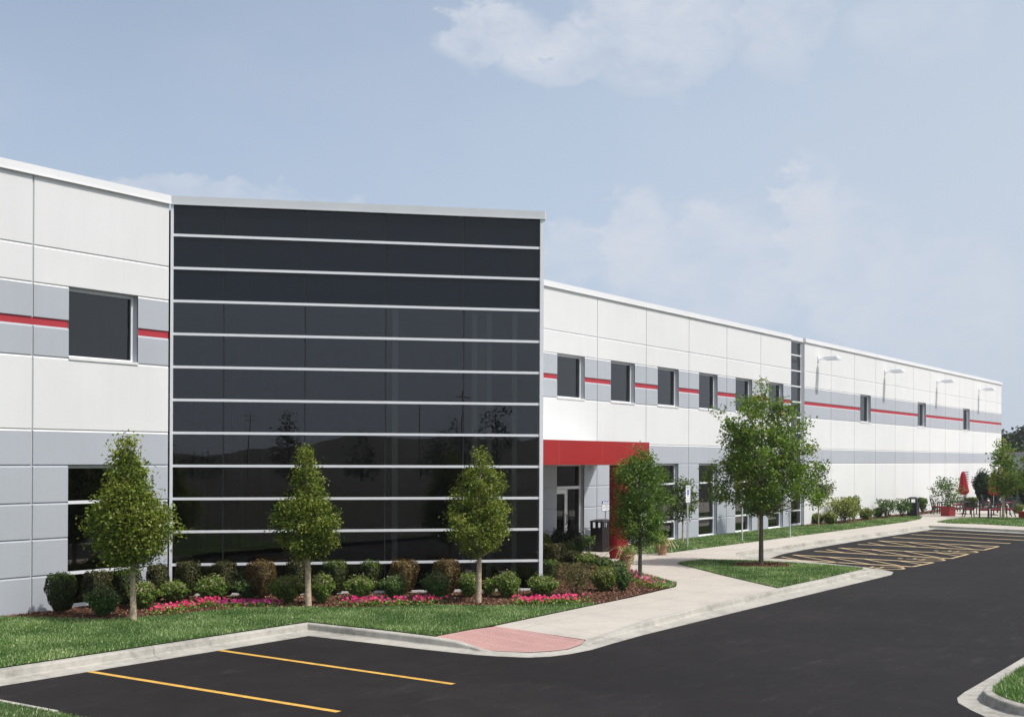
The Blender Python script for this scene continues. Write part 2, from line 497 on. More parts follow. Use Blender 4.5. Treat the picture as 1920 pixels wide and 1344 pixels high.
L_DRYGRASS = leaf_mat('straw_grass_blades', S((0.25, 0.22, 0.11), (0.42, 0.38, 0.20), (0.5, 0.46, 0.27)), 0.3)
L_PINK = leaf_mat('pink_petals', S((0.50, 0.008, 0.085), (0.70, 0.020, 0.14), (0.78, 0.08, 0.22)), 0.3)
L_MAGENTA = leaf_mat('magenta_petals', S((0.26, 0.005, 0.10), (0.42, 0.01, 0.16), (0.55, 0.03, 0.22)), 0.3)
L_PALEPINK = leaf_mat('pale_pink_petals', S((0.40, 0.10, 0.15), (0.55, 0.13, 0.22), (0.62, 0.28, 0.34)), 0.3)
L_REDP = leaf_mat('red_petals', S((0.6, 0.02, 0.02), (0.75, 0.08, 0.04)), 0.3)
L_WHITEP = leaf_mat('white_yellow_petals', S((0.8, 0.55, 0.05), (0.85, 0.8, 0.6), (0.85, 0.85, 0.8)), 0.3)
L_BARKCHIP = leaf_mat('bark_chips', S((0.060, 0.024, 0.014), (0.132, 0.058, 0.032), (0.224, 0.102, 0.058), (0.449, 0.264, 0.158)), 0.0, 0.03)
M_BARKPALE = mat('pale_wrapped_bark', (0.44, 0.35, 0.245), 0.9, 0.35, 16, bump=0.4, bscale=45)
M_BARK = mat('grey_brown_bark', (0.135, 0.115, 0.085), 0.9, 0.35, 18, bump=0.5, bscale=45)
M_TWIG = mat('brown_twigs', (0.11, 0.075, 0.05), 0.9, 0.2, 20)

# ------------------------------------------------------------------ foliage generators
RNG = np.random.default_rng(7)


def cards(name, C, size, mats, parent=None, tint=None, aspect=0.55, up=0.35, fold=0.18, midx=None, normals=None):
    """one mesh of leaf-shaped faces: C (n,3) centres, size (n,)"""
    n = len(C)
    if normals is None:
        nrm = RNG.normal(size=(n, 3)); nrm[:, 2] = np.abs(nrm[:, 2]) * 0.9 + up
    else:
        nrm = normals
    nrm /= np.linalg.norm(nrm, axis=1)[:, None]
    a = RNG.normal(size=(n, 3)); a -= (a * nrm).sum(1)[:, None] * nrm
    a /= np.linalg.norm(a, axis=1)[:, None]
    b = np.cross(nrm, a)
    s = np.asarray(size)[:, None]
    V = np.empty((n, 4, 3), np.float32)
    V[:, 0] = C - a * s * 0.5
    V[:, 1] = C + b * s * aspect * 0.5 + nrm * s * fold
    V[:, 2] = C + a * s * 0.5
    V[:, 3] = C - b * s * aspect * 0.5 + nrm * s * fold
    me = quads(name, V.reshape(-1, 3), n, mats, tint, midx)
    o = link(bpy.data.objects.new(name, me))
    if parent is not None: o.parent = parent
    return o


def quads(name, V, n, mats, tint=None, midx=None):
    me = bpy.data.meshes.new(name)
    me.vertices.add(n * 4); me.vertices.foreach_set('co', V.astype(np.float32).ravel())
    me.loops.add(n * 4); me.loops.foreach_set('vertex_index', np.arange(n * 4, dtype=np.int32))
    me.polygons.add(n); me.polygons.foreach_set('loop_start', np.arange(0, n * 4, 4, dtype=np.int32))
    mats = mats if isinstance(mats, (list, tuple)) else [mats]
    for mt in mats: me.materials.append(mt)
    if midx is not None: me.polygons.foreach_set('material_index', np.asarray(midx, dtype=np.int32))
    at = me.attributes.new('tint', 'FLOAT', 'FACE')
    at.data.foreach_set('value', np.clip(RNG.random(n) if tint is None else tint, 0, 1).astype(np.float32))
    me.update(calc_edges=True)
    return me


def prof_r(prof, z):
    zs = [p[0] for p in prof]; rs = [p[1] for p in prof]
    return np.interp(z, zs, rs)


def tree(x, y, H, prof, nclump, per, leaf, mat_leaf, mat_bark, label, cat='tree', name='tree', tr=0.05, seed=1, clump=0.16,
         group=None, z0=0.0, lean=(0, 0), inner=0.35, trunk_top=0.9, nbr=26, droop=0.0, tintc=0.5, cast=None, asym=None, spread=0.22, ttop=0.18):
    """prof: crown radius at height fractions of H. Clumps of leaves sit round real branches."""
    rng = np.random.default_rng(seed)
    root = empty(name, (x, y, z0), 0, label, cat, group)
    zlo, zhi = prof[0][0] * H, prof[-1][0] * H
    P = []
    zz = np.linspace(zlo, zhi, 60); w = prof_r(prof, zz / H) ** 1.6 + 0.01; w /= w.sum()
    phase = rng.random(6) * 6.28
    for k in range(nclump):
        z = rng.choice(zz, p=w) + rng.normal() * (zhi - zlo) / 60
        z = min(max(z, zlo), zhi)
        th = rng.random() * 2 * math.pi
        R = float(prof_r(prof, z / H)) * (1 + 0.20 * math.sin(2 * th + phase[0] + z * 2.1) + 0.19 * math.sin(5 * th + phase[1] - z * 3.3))
        rr = R * (inner + (1 - inner) * rng.random() ** 0.55)
        if rng.random() < 0.13: rr *= 1.18
        ox, oy = (asym(z / H) if asym else (0, 0))
        P.append((rr * math.cos(th) + ox + lean[0] * z, rr * math.sin(th) + oy + lean[1] * z, z - droop * rr))
    P = np.array(P)
    # trunk and branches
    mb = MB()
    hb = zlo * 0.96
    pts = [(0, 0, -0.05), (0.004, 0.002, 0.06), (lean[0] * hb * .6, lean[1] * hb * .6, hb * 0.55), (lean[0] * hb, lean[1] * hb, hb)]
    rad = [tr * 1.45, tr * 1.12, tr * 0.95, tr * 0.86]
    top = H * trunk_top
    for q in (0.35, 0.7, 1.0):
        z = hb + (top - hb) * q
        pts.append((lean[0] * z + rng.normal() * 0.03, lean[1] * z + rng.normal() * 0.03, z)); rad.append(tr * (0.8 - 0.66 * q) + 0.004)
    mb.tube(pts, rad, 10)
    idx = rng.permutation(len(P))[:nbr]
    for i in idx:
        p = P[i]; zs = max(hb * 0.98, p[2] - (0.55 + 0.5 * rng.random()) * math.hypot(p[0], p[1]) * 1.2)
        if zs > top: zs = top * 0.95
        s = Vector((lean[0] * zs, lean[1] * zs, zs)); e = Vector(p)
        mid = s.lerp(e, 0.5) + Vector((rng.normal() * .04, rng.normal() * .04, -0.05 * (e - s).length + rng.normal() * .03))
        r0 = tr * (0.42 if zs < hb * 1.3 else 0.28)
        mb.tube([s, mid, e], [r0, r0 * 0.6, 0.004], 5, cap=False)
    mb.build('trunk', mat_bark, root, smooth=True)
    # leaves
    n = nclump * per
    ci = np.repeat(np.arange(nclump), per)
    off = rng.normal(size=(n, 3)) * clump * np.array([1, 1, 0.75])
    C = P[ci] + off
    size = leaf * (0.65 + 0.7 * rng.random(n))
    tint = np.clip(tintc + rng.normal(size=nclump)[ci] * 0.17 + rng.normal(size=n) * spread * 0.8, 0, 1)
    global RNG
    RNG = rng
    cards('crown', C, size, mat_leaf, root, tint)
    return root


def superpts(rng, n, rx, ry, h, p, z0, taper):
    """points on / just under the skin of a clipped shrub: superellipsoid, narrower at the foot"""
    d = rng.normal(size=(n, 3))
    if p > 3:   # spread evenly over the faces of a clipped box
        d = rng.random((n, 3)) * 2 - 1; ax = rng.integers(0, 3, n); d[np.arange(n), ax] = np.sign(d[np.arange(n), ax])
    d /= np.linalg.norm(d, axis=1)[:, None]
    k = (np.abs(d) ** p).sum(1) ** (-1.0 / p)
    q = d * k[:, None]
    q *= (1 - 0.45 * rng.random(n) ** 2.2)[:, None]
    f = (q[:, 2] * 0.5 + 0.5)
    w = taper + (1 - taper) * np.clip(f * 1.7, 0, 1)
    P = np.stack([q[:, 0] * rx * w, q[:, 1] * ry * w, z0 + f * (h - z0)], 1)
    return P, d


def shrub(px, py, wpx, hpx, kind, label, seed, cat='shrub', name=None, group=None, dx=0.0):
    """px, py: foot of the shrub in the survey photo; wpx, hpx: its width and height there"""
    x, y = G(px, py)
    s = scale_at(x, y)
    w, h = wpx / s, hpx / s * 1.0
    rng = np.random.default_rng(seed)
    global RNG
    RNG = rng
    spec = {
        'yew': (L_YEW, 'box', 0.046), 'olive': (L_YEWOLIVE, 'box', 0.046), 'brown': (L_YEWBROWN, 'box', 0.046),
        'green': (L_SPIREA, 'round', 0.046), 'blue': (L_SPIREAB, 'round', 0.038), 'yellow': (L_SPIREAY, 'round', 0.042),
        'twiggy': (L_TWIGGY, 'loose', 0.036), 'varieg': (L_VARIEG, 'loose', 0.07), 'open': (L_SPIREAB, 'loose', 0.075),
        'dark': (L_EVERG, 'round', 0.05), 'spiky': (L_SPIREAY, 'round', 0.06)}[kind]
    lm, form, ls = spec
    far = max(1.0, 55.0 / s)
    ls *= far
    nm = name or {'box': 'yew_shrub', 'round': 'round_shrub', 'loose': 'loose_shrub'}[form]
    root = empty(nm, (x, y, 0), rng.random() * 0.0, label, cat, group)
    r = w / 2 * (0.84 if form == 'box' else 0.96)
    mb = MB()
    nst = 5 if form != 'loose' else 9
    for k in range(nst):
        a = rng.random() * 6.28; rr = r * (0.25 + 0.4 * rng.random()) * (1.2 if form == 'loose' else 1)
        mb.tube([(0.02 * math.cos(a), 0.02 * math.sin(a), -0.03), (rr * .5 * math.cos(a), rr * .5 * math.sin(a), h * .35), (rr * math.cos(a), rr * math.sin(a), h * .75)],
                [0.013 * far, 0.009 * far, 0.004 * far], 5, cap=False)
    mb.build('stem', M_TWIG, root, smooth=True)
    area = (w * h * 3.4 + w * w)
    if form == 'box':
        n = int(min(15000, area * 4600 / far ** 2) + 400)
        P, d = superpts(rng, n, r * 0.96, r * 0.9, h, 12.0, h * 0.12, 0.52)
        lump = 1 + 0.05 * np.sin(P[:, 0] * 23 + seed) + 0.05 * np.sin(P[:, 2] * 19 + P[:, 1] * 17)
        P[:, :2] *= lump[:, None]
        P[:, 2] += 0.03 * np.sin(P[:, 0] * 31 + seed * 2) * (P[:, 2] / h)
        up_ = (P[:, 2] > h * .86) & (rng.random(n) < .3); P[up_, 2] += rng.random(int(up_.sum())) * .07
        nrm = d + rng.normal(size=(n, 3)) * 0.55
        tint = np.clip(0.38 + rng.normal(size=n) * 0.22 + 0.12 * np.sin(P[:, 0] * 9 + seed), 0, 1)
        if kind in ('brown', 'olive'):
            # dieback reaches only part of the shrub
            midx = (0.55 * np.sin(P[:, 0] * 6 + seed) + rng.normal(size=n) * 0.55 > (0.35 if kind == 'olive' else 0.9)).astype(int)
            mats = [lm, L_YEWBROWN if kind == 'olive' else L_YEWOLIVE]
            if kind == 'olive': midx = (rng.random(n) < 0.05 + 0.07 * (P[:, 2] / h > .8)).astype(int)
        else:
            midx = ((P[:, 2] / h > 0.9) & (rng.random(n) < 0.45)).astype(int); mats = [lm, L_SPIREA]
        cards('foliage', P, ls * (0.6 + 0.8 * rng.random(n)), mats, root, tint, aspect=0.42, midx=midx, normals=nrm)
        inner_form = (0.80, 3.6)
    elif form == 'round':
        n = int(min(13000, area * 3900 / far ** 2) + 400)
        P, d = superpts(rng, n, r * 0.92, r * 0.88, h * 0.96, 2.15, h * 0.10, 0.62)
        th = np.arctan2(d[:, 1], d[:, 0])
        lump = 0.94 + 0.17 * np.sin(3 * th + seed * 1.7) * np.cos(3 * d[:, 2] + seed) + 0.11 * np.sin(7 * th + 6 * d[:, 2] + seed) + 0.08 * np.sin(13 * d[:, 2] + 9 * th + seed)
        for _b in range(15):   # shoots push out as separate leafy lobes
            bd = rng.normal(size=3); bd[2] = abs(bd[2]) * .8; bd /= np.linalg.norm(bd)
            lump = lump + (0.10 + 0.13 * rng.random()) * np.exp(-(1 - d @ bd) / 0.035)
        lump = lump - 0.05
        P[:, :2] *= lump[:, None]; P[:, 2] = np.maximum(0.02, P[:, 2] * (0.94 + 0.08 * lump))
        P += rng.normal(size=(n, 3)) * 0.018 * far
        k = rng.random(n) < 0.12
        P[k] *= (1 + rng.random((int(k.sum()), 1)) * .2)
        nrm = d * 0.6 + rng.normal(size=(n, 3)) * 0.7 + np.array([0, 0, 0.35])
        tint = np.clip(0.45 + rng.normal(size=n) * 0.24, 0, 1)
        blo = ((P[:, 2] / h > 0.72) & (rng.random(n) < (0.16 if kind != 'dark' else 0.0))).astype(int)
        cards('foliage', P, ls * (0.6 + 0.8 * rng.random(n)), [lm, L_PALEBLOOM], root, tint, aspect=0.62, midx=blo, normals=nrm)
    else:
        ncl = int(26 + 10 * w)
        th = rng.random(ncl) * 6.28; f = rng.random(ncl) ** 0.7
        zz = h * (0.28 + 0.72 * f)
        rr = r * (0.45 + 0.55 * np.sin(np.clip(f, 0.05, 1) * 2.4)) * rng.random(ncl) ** 0.5
        Pc = np.stack([rr * np.cos(th), rr * np.sin(th), zz], 1)
        per = int(95 / far ** 0.6) if kind != 'open' else int(16)
        ci = np.repeat(np.arange(ncl), per)
        P = Pc[ci] + rng.normal(size=(len(ci), 3)) * np.array([.085, .085, .075]) * (w / 0.75)
        P[:, 2] = np.clip(P[:, 2], 0.04, h * 1.05)
        nrm = rng.normal(size=(len(ci), 3)) + np.array([0, 0, .3])
        tint = np.clip(0.45 + rng.normal(size=len(ci)) * 0.26, 0, 1)
        cards('foliage', P, ls * (0.6 + 0.8 * rng.random(len(ci))), lm, root, tint, aspect=0.6, normals=nrm)
        for k in range(10):
            pass
    return root


# ------------------------------------------------------------------ ground
def sheet(name, poly, z, m, kind='structure', label=None, cat=None):
    mb = MB(); mb.face([(p[0], p[1], z if len(p) == 2 else p[2]) for p in poly])
    o = mb.build(name, m)
    if o.data.polygons[0].normal.z < 0: o.data.flip_normals()
    return tag(o, label, cat, None, kind)


def terrain():
    """one sheet to the horizon; the berm the photographer stands on rises out of it"""
    n = 110
    t = np.linspace(-1, 1, n)
    gx = np.sign(t) * (np.abs(t) ** 3.0) * 1300 + t * 30
    X, Y = np.meshgrid(gx, gx, indexing='ij')
    Z = np.full_like(X, -0.30)
    far = np.hypot(X, Y)
    # long low rise beyond the lot, behind the photographer
    Z += np.where((Y < -60), np.clip((-Y - 60) / 240, 0, 1) * 3.0 * (0.6 + 0.4 * np.sin(X / 70.0)), 0)
    Z += np.where(far > 300, np.clip((far - 300) / 900, 0, 1) * 4 * (0.5 + 0.5 * np.sin(X / 160 + Y / 210)), 0)
    Z = np.where((X > -30) & (Y > 20), np.minimum(Z, -0.30), Z)
    V = np.stack([X, Y, Z], -1).reshape(-1, 3)
    fs = []
    for i in range(n - 1):
        for j in range(n - 1):
            a = i * n + j
            fs.append((a, a + n, a + n + 1, a + 1))
    me = bpy.data.meshes.new('ground'); me.from_pydata(V.tolist(), [], fs); me.materials.append(M_FIELD)
    me.polygons.foreach_set('use_smooth', [True] * len(fs))
    o = link(bpy.data.objects.new('ground', me)); tag(o, kind='structure')
    return o


terrain()
sheet('asphalt_lot', [(-40, -24), (64.8, -24), (64.8, 18.3), (-40, 18.3)], -0.15, M_ASPHALT)

WALK = [(19.98, 14.02), (22.6, 12.09), (25.0, 12.14), (30.0, 12.20), (37.0, 12.25), (37.35, 12.9), (37.6, 14.1), (37.75, 16.0), (39.2, 17.5), (40.6, 18.10), (43.6, 18.12), (53.4, 18.20),
        (64.1, 18.12), (63.5, 15.5), (62.75, 13.2), (60.9, 8.0), (59.6, 4.7), (112, 4.7), (112, 22.95), (36.95, 22.95), (36.92, 22.12), (36.66, 21.48), (35.66, 20.65), (34.8, 19.89),
        (32.17, 17.68), (29.71, 14.93), (28.89, 14.55), (25.97, 14.28), (22.83, 14.15)]
sheet('walk', WALK, -0.002, M_WALK)
_fl = MB()
_fl.face([(19.98, 14.02, -.002), (20.12, 12.01, -.118), (21.3, 12.06, -.070)]); _fl.face([(19.98, 14.02, -.002), (21.3, 12.06, -.070), (22.6, 12.09, -.003)])
tag(_fl.build('walk', M_WALK), kind='structure')


def kerb(name, back, front, hf=None, gaps=True, m=None, skirt=False):
    """kerb and gutter between its back line (top level) and its front line (asphalt); hf lowers it at ramps"""
    prof = [(0.0, -0.22), (0.0, 0.0), (0.22, 0.0), (0.265, -0.008), (0.29, -0.026), (0.325, -0.118), (0.36, -0.134), (1.0, -0.146), (1.0, -0.2)]
    back = [Vector((p[0], p[1], 0)) for p in back]; front = [Vector((p[0], p[1], 0)) for p in front]
    hf = hf or [1.0] * len(back)
    # resample so that contraction joints can be cut every 3 m
    B, Fr, Hh = [], [], []
    for i in range(len(back) - 1):
        L_ = (front[i + 1] - front[i]).length
        k = max(1, int(round(L_ / 3.05))) if L_ > 2.2 else 1
        for j in range(k):
            t = j / k
            B.append(back[i].lerp(back[i + 1], t)); Fr.append(front[i].lerp(front[i + 1], t)); Hh.append(hf[i] + (hf[i + 1] - hf[i]) * t)
            if L_ > 2.2 and gaps and (i or j):
                e = 0.010 / L_
                B.append(back[i].lerp(back[i + 1], t + e)); Fr.append(front[i].lerp(front[i + 1], t + e)); Hh.append(-9)
    B.append(back[-1]); Fr.append(front[-1]); Hh.append(hf[-1])
    mb = MB(); prev = None; pb = None
    for b, f, h in zip(B, Fr, Hh):
        cut = h == -9
        if cut: h = lasth
        lasth = h
        ring = []
        w = (f - b).length
        for t, z in prof:
            # keep the kerb itself 15 cm wide whatever the gutter width
            tt = t if w < 0.75 else (t * 0.62 / w if t < 0.5 else t)
            zz = z if z < -0.145 else -0.136 + (z + 0.136) * h
            q = b.lerp(f, tt); ring.append((q.x, q.y, zz))
        if prev is not None and not cut:
            s = len(mb.v); mb.v += prev + ring
            k = len(prof)
            for i in range(k - 1):
                mb.f.append((s + i, s + i + 1, s + k + i + 1, s + k + i)); mb.m.append(0)
        elif prev is not None and cut:
            s = len(mb.v); mb.v += [tuple(a) for a in prev]; mb.f.append(tuple(range(s, s + len(prof)))); mb.m.append(0)
            s = len(mb.v); mb.v += [tuple(a) for a in ring]; mb.f.append(tuple(range(s, s + len(prof)))[::-1]); mb.m.append(0)
        if skirt and h < 0.999 and pb is not None:   # the paving edge showing where the kerb dips
            s = len(mb.v); mb.v += [(pb[0], pb[1], -.004), (pb[0], pb[1], pb[2]), (b.x, b.y, ring[1][2]), (b.x, b.y, -.004)]
            mb.f.append((s, s + 1, s + 2, s + 3)); mb.m.append(0)
        pb = (b.x, b.y, ring[1][2])
        prev = ring
    o = mb.build(name, m or M_KERB)
    return tag(o, kind='structure')


# front parking bay, its return and the ramp, then the long kerb to the island nose
KB = [(-39, 17.42), (10.5, 17.42), (18.24, 17.36), (18.22, 15.2), (18.14, 14.05), (18.13, 13.49), (18.13, 13.21), (18.05, 12.92), (18.04, 12.62), (18.26, 12.05), (18.6, 11.82), (18.98, 11.70), (19.55, 11.78), (20.12, 12.01), (21.3, 12.06), (22.6, 12.09), (25.0, 12.14), (30.0, 12.20), (36.2, 12.25), (37.0, 12.27)]
KF = [(-39, 16.78), (10.5, 16.80), (17.62, 16.74), (17.60, 15.0), (17.57, 13.9), (17.585, 13.3), (17.60, 12.95), (17.63, 12.65), (17.70, 12.35), (17.90, 11.85), (18.2, 11.60), (18.62, 11.46), (19.3, 11.40), (20.2, 11.47), (21.5, 11.54), (22.8, 11.55), (26.58, 11.57), (31.0, 11.56), (35.6, 11.55), (37.2, 11.56)]
KH = [1, 1, 1, 1, 1, .8, .45, .15, .06, .04, .04, .04, .05, .15, .5, 1, 1, 1, 1, .8]
kerb('kerb', KB, KF, KH)
# island nose and its low east side, then the accessible bay's kerb
kerb('kerb', [(37.0, 12.27), (37.25, 12.6), (37.35, 12.9), (37.6, 14.1), (37.75, 16.0), (39.2, 17.5), (40.6, 18.10), (43.6, 18.12), (53.4, 18.20), (64.1, 18.12)],
     [(37.2, 11.56), (38.1, 11.78), (38.75, 12.3), (39.6, 13.7), (40.55, 15.56), (40.85, 16.95), (43.0, 17.35), (45.6, 17.52), (53.4, 17.60), (63.45, 17.52)],
     [.8, .7, .6, .55, .55, .7, .9, 1, 1, 1], skirt=True)
kerb('kerb', [(64.1, 18.12), (63.5, 15.5), (62.75, 13.2), (60.9, 8.0), (59.6, 4.7)], [(63.45, 17.52), (62.85, 15.5), (62.1, 13.0), (60.2, 8.0), (58.9, 4.7)])

# near lawns: the berm under the camera and the rounded one on the right
def g(*L_, z=0.0):
    return [G(a, b, z) for a, b in L_]


ILB = g((1920, 1247), (1882, 1271.6), (1863.8, 1286), (1860.7, 1294.8), (1869.9, 1302), (1894.3, 1311.9), (1920, 1318.6))
ILF = g((1920, 1231.9), (1839.4, 1279.5), (1808.8, 1297), (1794.8, 1308), (1796.6, 1316.8), (1818.6, 1329.6), (1849, 1344), z=-0.15)
ILB = [(40.0, 4.35)] + ILB + [(17.4, 2.6), (17.9, -1.0), (19.5, -2.6), (40.0, -2.6)]
ILF = [(40.0, 4.98)] + ILF + [(16.8, 2.5), (17.25, -1.2), (19.2, -3.25), (40.0, -3.25)]
kerb('kerb', ILB, ILF)
sheet('lawn_soil', ILB, 0.002, M_SOIL)


def berm():
    xs = np.concatenate([np.linspace(-40, -8, 9), np.linspace(-6, 9.92, 26)]); ys = np.concatenate([np.linspace(-24, -8, 6), np.linspace(-6, 16.5, 30)])
    X, Y = np.meshgrid(xs, ys, indexing='ij')
    d = np.maximum(0, np.minimum(np.minimum(9.92 - X, 16.5 - Y), 9.0)) / 9.0
    Z = 0.0 + 1.62 * (d * d * (3 - 2 * d))
    V = np.stack([X, Y, Z], -1).reshape(-1, 3); ny = len(ys); fs = []
    for i in range(len(xs) - 1):
        for j in range(ny - 1):
            a = i * ny + j; fs.append((a, a + ny, a + ny + 1, a + 1))
    me = bpy.data.meshes.new('berm'); me.from_pydata(V.tolist(), [], fs); me.materials.append(M_FIELD)
    me.polygons.foreach_set('use_smooth', [True] * len(fs))
    tag(link(bpy.data.objects.new('berm', me)), kind='structure')


berm()
mbk = MB(); mbk.box(9.92, 10.0, 13.9, 16.58, -0.2, 0.004); mbk.box(-40, 9.92, 16.5, 16.58, -0.2, 0.004)
tag(mbk.build('kerb', M_KERB), kind='structure')

# tactile ramp
PADC = [(18.15, 14.07), (18.135, 13.49), (18.135, 13.21), (18.055, 12.92), (18.045, 12.62), (18.265, 12.055), (18.605, 11.825), (18.98, 11.705), (19.55, 11.785), (20.11, 12.015), (19.97, 14.03)]


def padz(x, y):
    k = 1.1 + .85 * min(1.0, max(0.0, (x - 18.2) / 1.8))
    return -0.126 * min(1.0, max(0.0, (14.05 - y) / k))


def pip(x, y, poly):
    c = False; j = len(poly) - 1
    for i in range(len(poly)):
        if (poly[i][1] > y) != (poly[j][1] > y) and x < (poly[j][0] - poly[i][0]) * (y - poly[i][1]) / (poly[j][1] - poly[i][1]) + poly[i][0]: c = not c
        j = i
    return c


def tactile():
    mb = MB()
    # surface as a fan of strips that follow the slope
    ys = np.linspace(14.045, 11.72, 30)
    def span(y):
        xs = []
        for i in range(len(PADC)):
            a, b = PADC[i], PADC[(i + 1) % len(PADC)]
            if (a[1] - y) * (b[1] - y) <= 0 and abs(a[1] - b[1]) > 1e-6:
                xs.append(a[0] + (b[0] - a[0]) * (y - a[1]) / (b[1] - a[1]))
        return (min(xs), max(xs)) if len(xs) > 1 else None
    prev = None
    for y in ys:
        s_ = span(y)
        if s_ and prev:
            [mb.face([(u0, prev[2], padz(u0, prev[2]) + .004), (w0, y, padz(w0, y) + .004), (w1, y, padz(w1, y) + .004), (u1, prev[2], padz(u1, prev[2]) + .004)])
             for u0, u1, w0, w1 in [(prev[0] + (prev[1] - prev[0]) * q / 6, prev[0] + (prev[1] - prev[0]) * (q + 1) / 6, s_[0] + (s_[1] - s_[0]) * q / 6, s_[0] + (s_[1] - s_[0]) * (q + 1) / 6) for q in range(6)]]
        if s_: prev = (s_[0], s_[1], y)
    # truncated domes
    st = 0.068
    for i in range(60):
        for j in range(60):
            x, y = 17.95 + i * st, 11.7 + j * st
            if not pip(x, y, PADC): continue
            if not (pip(x - .07, y - .07, PADC) and pip(x + .09, y, PADC) and pip(x, y - .10, PADC) and pip(x - .07, y + .08, PADC)): continue
            if int((x - 17.9) / 0.61) != int((x + 0.02 - 17.9) / 0.61): continue
            z = padz(x, y) + .004; b = len(mb.v); k = 6
            for r, dz in ((.020, 0), (.013, .010)):
                for q in range(k):
                    t = 6.283 * q / k; mb.v.append((x + r * math.cos(t), y + r * math.sin(t), z + dz))
            for q in range(k):
                q2 = (q + 1) % k; mb.f.append((b + q, b + q2, b + k + q2, b + k + q)); mb.m.append(0)
            mb.f.append(tuple(b + k + q for q in range(k))); mb.m.append(0)
    tag(mb.build('ramp_paving', M_PAD), kind='structure')


tactile()

# lawns and beds
LAWN1 = [(-39, 17.44), (10.5, 17.44), (18.26, 17.38), (18.24, 15.2), (18.15, 14.06), (19.97, 14.04), (22.83, 14.17), (24.3, 14.22), (23.9, 14.75), (23.08, 15.13), (22.3, 16.03), (21.78, 17.1), (20.6, 18.0), (19.75, 19.2), (18.9, 20.0), (17.2, 20.35), (16.01, 20.72), (15.4, 22.3), (14.9, 22.93), (-39, 22.97)]
MULCH = [(14.9, 22.93), (15.4, 22.3), (16.01, 20.72), (17.2, 20.35), (18.9, 20.0), (19.75, 19.2), (20.6, 18.0), (21.78, 17.1), (22.3, 16.03), (23.08, 15.13), (23.9, 14.75), (24.3, 14.22), (25.97, 14.30), (28.45, 14.55),
         (28.7, 15.1), (30.0, 16.4), (31.2, 17.2), (32.17, 17.70), (34.8, 19.90), (35.66, 20.66), (36.66, 21.50), (36.92, 22.12), (36.92, 22.95), (32.2, 22.95), (25.88, 16.66), (19.6, 22.93)]
WEDGE = [(28.45, 14.55), (28.89, 14.57), (29.71, 14.95), (32.17, 17.70), (31.2, 17.2), (30.0, 16.4), (28.7, 15.1)]
ISLAND = [(35.3, 17.73), (37.0, 17.7), (37.62, 16.0), (37.5, 14.1), (37.25, 12.95), (36.95, 12.32), (33.45, 12.25), (30.1, 12.26), (32.48, 14.87)]
LAWN2 = [(37.45, 20.8), (38.25, 20.5), (39.3, 20.02), (45.75, 20.02), (52.1, 19.98), (66.7, 19.95), (70.5, 20.3), (72.6, 20.8), (74.6, 21.75), (68.1, 22.0), (61.3, 21.75), (59.9, 22.4), (58.5, 22.9), (41.3, 22.9)]
BED2 = [(59.9, 22.4), (61.3, 21.75), (68.1, 22.0), (74.6, 21.75), (77.5, 22.0), (92.0, 22.3), (101.0, 22.3), (101.0, 22.93), (58.5, 22.93)]
PATIOG = g((1757, 978.5), (1780, 974.5), (1830, 970.5), (1960, 971.5), (1990, 990), (1920, 987), (1842, 982.4), (1780, 980.8))
sheet('lawn_soil', LAWN1, 0.012, M_SOIL)
sheet('lawn_soil', WEDGE, 0.012, M_SOIL)
sheet('lawn_soil', ISLAND, 0.012, M_SOIL)
sheet('lawn_soil', LAWN2, 0.012, M_SOIL)
sheet('lawn_soil', PATIOG, 0.012, M_SOIL)
sheet('mulch_base', MULCH, 0.016, M_MULCHBASE)
sheet('mulch_base', BED2, 0.016, M_MULCHBASE)


def in_poly(P, poly):
    x, y = P[:, 0], P[:, 1]
    c = np.zeros(len(P), bool); j = len(poly) - 1
    for i in range(len(poly)):
        xi, yi = poly[i][:2]; xj, yj = poly[j][:2]
        k = ((yi > y) != (yj > y)) & (x < (xj - xi) * (y - yi) / (yj - yi + 1e-12) + xi)
        c ^= k; j = i
    return c


def scatter(poly, n, rng, clip=None):
    p = np.array([q[:2] for q in poly]); lo, hi = p.min(0), p.max(0)
    if clip: lo = np.maximum(lo, clip[0]); hi = np.minimum(hi, clip[1])
    out = np.empty((0, 2))
    while len(out) < n:
        q = lo + rng.random((n * 2, 2)) * (hi - lo)
        out = np.vstack([out, q[in_poly(q, p)]])
    return out[:n]


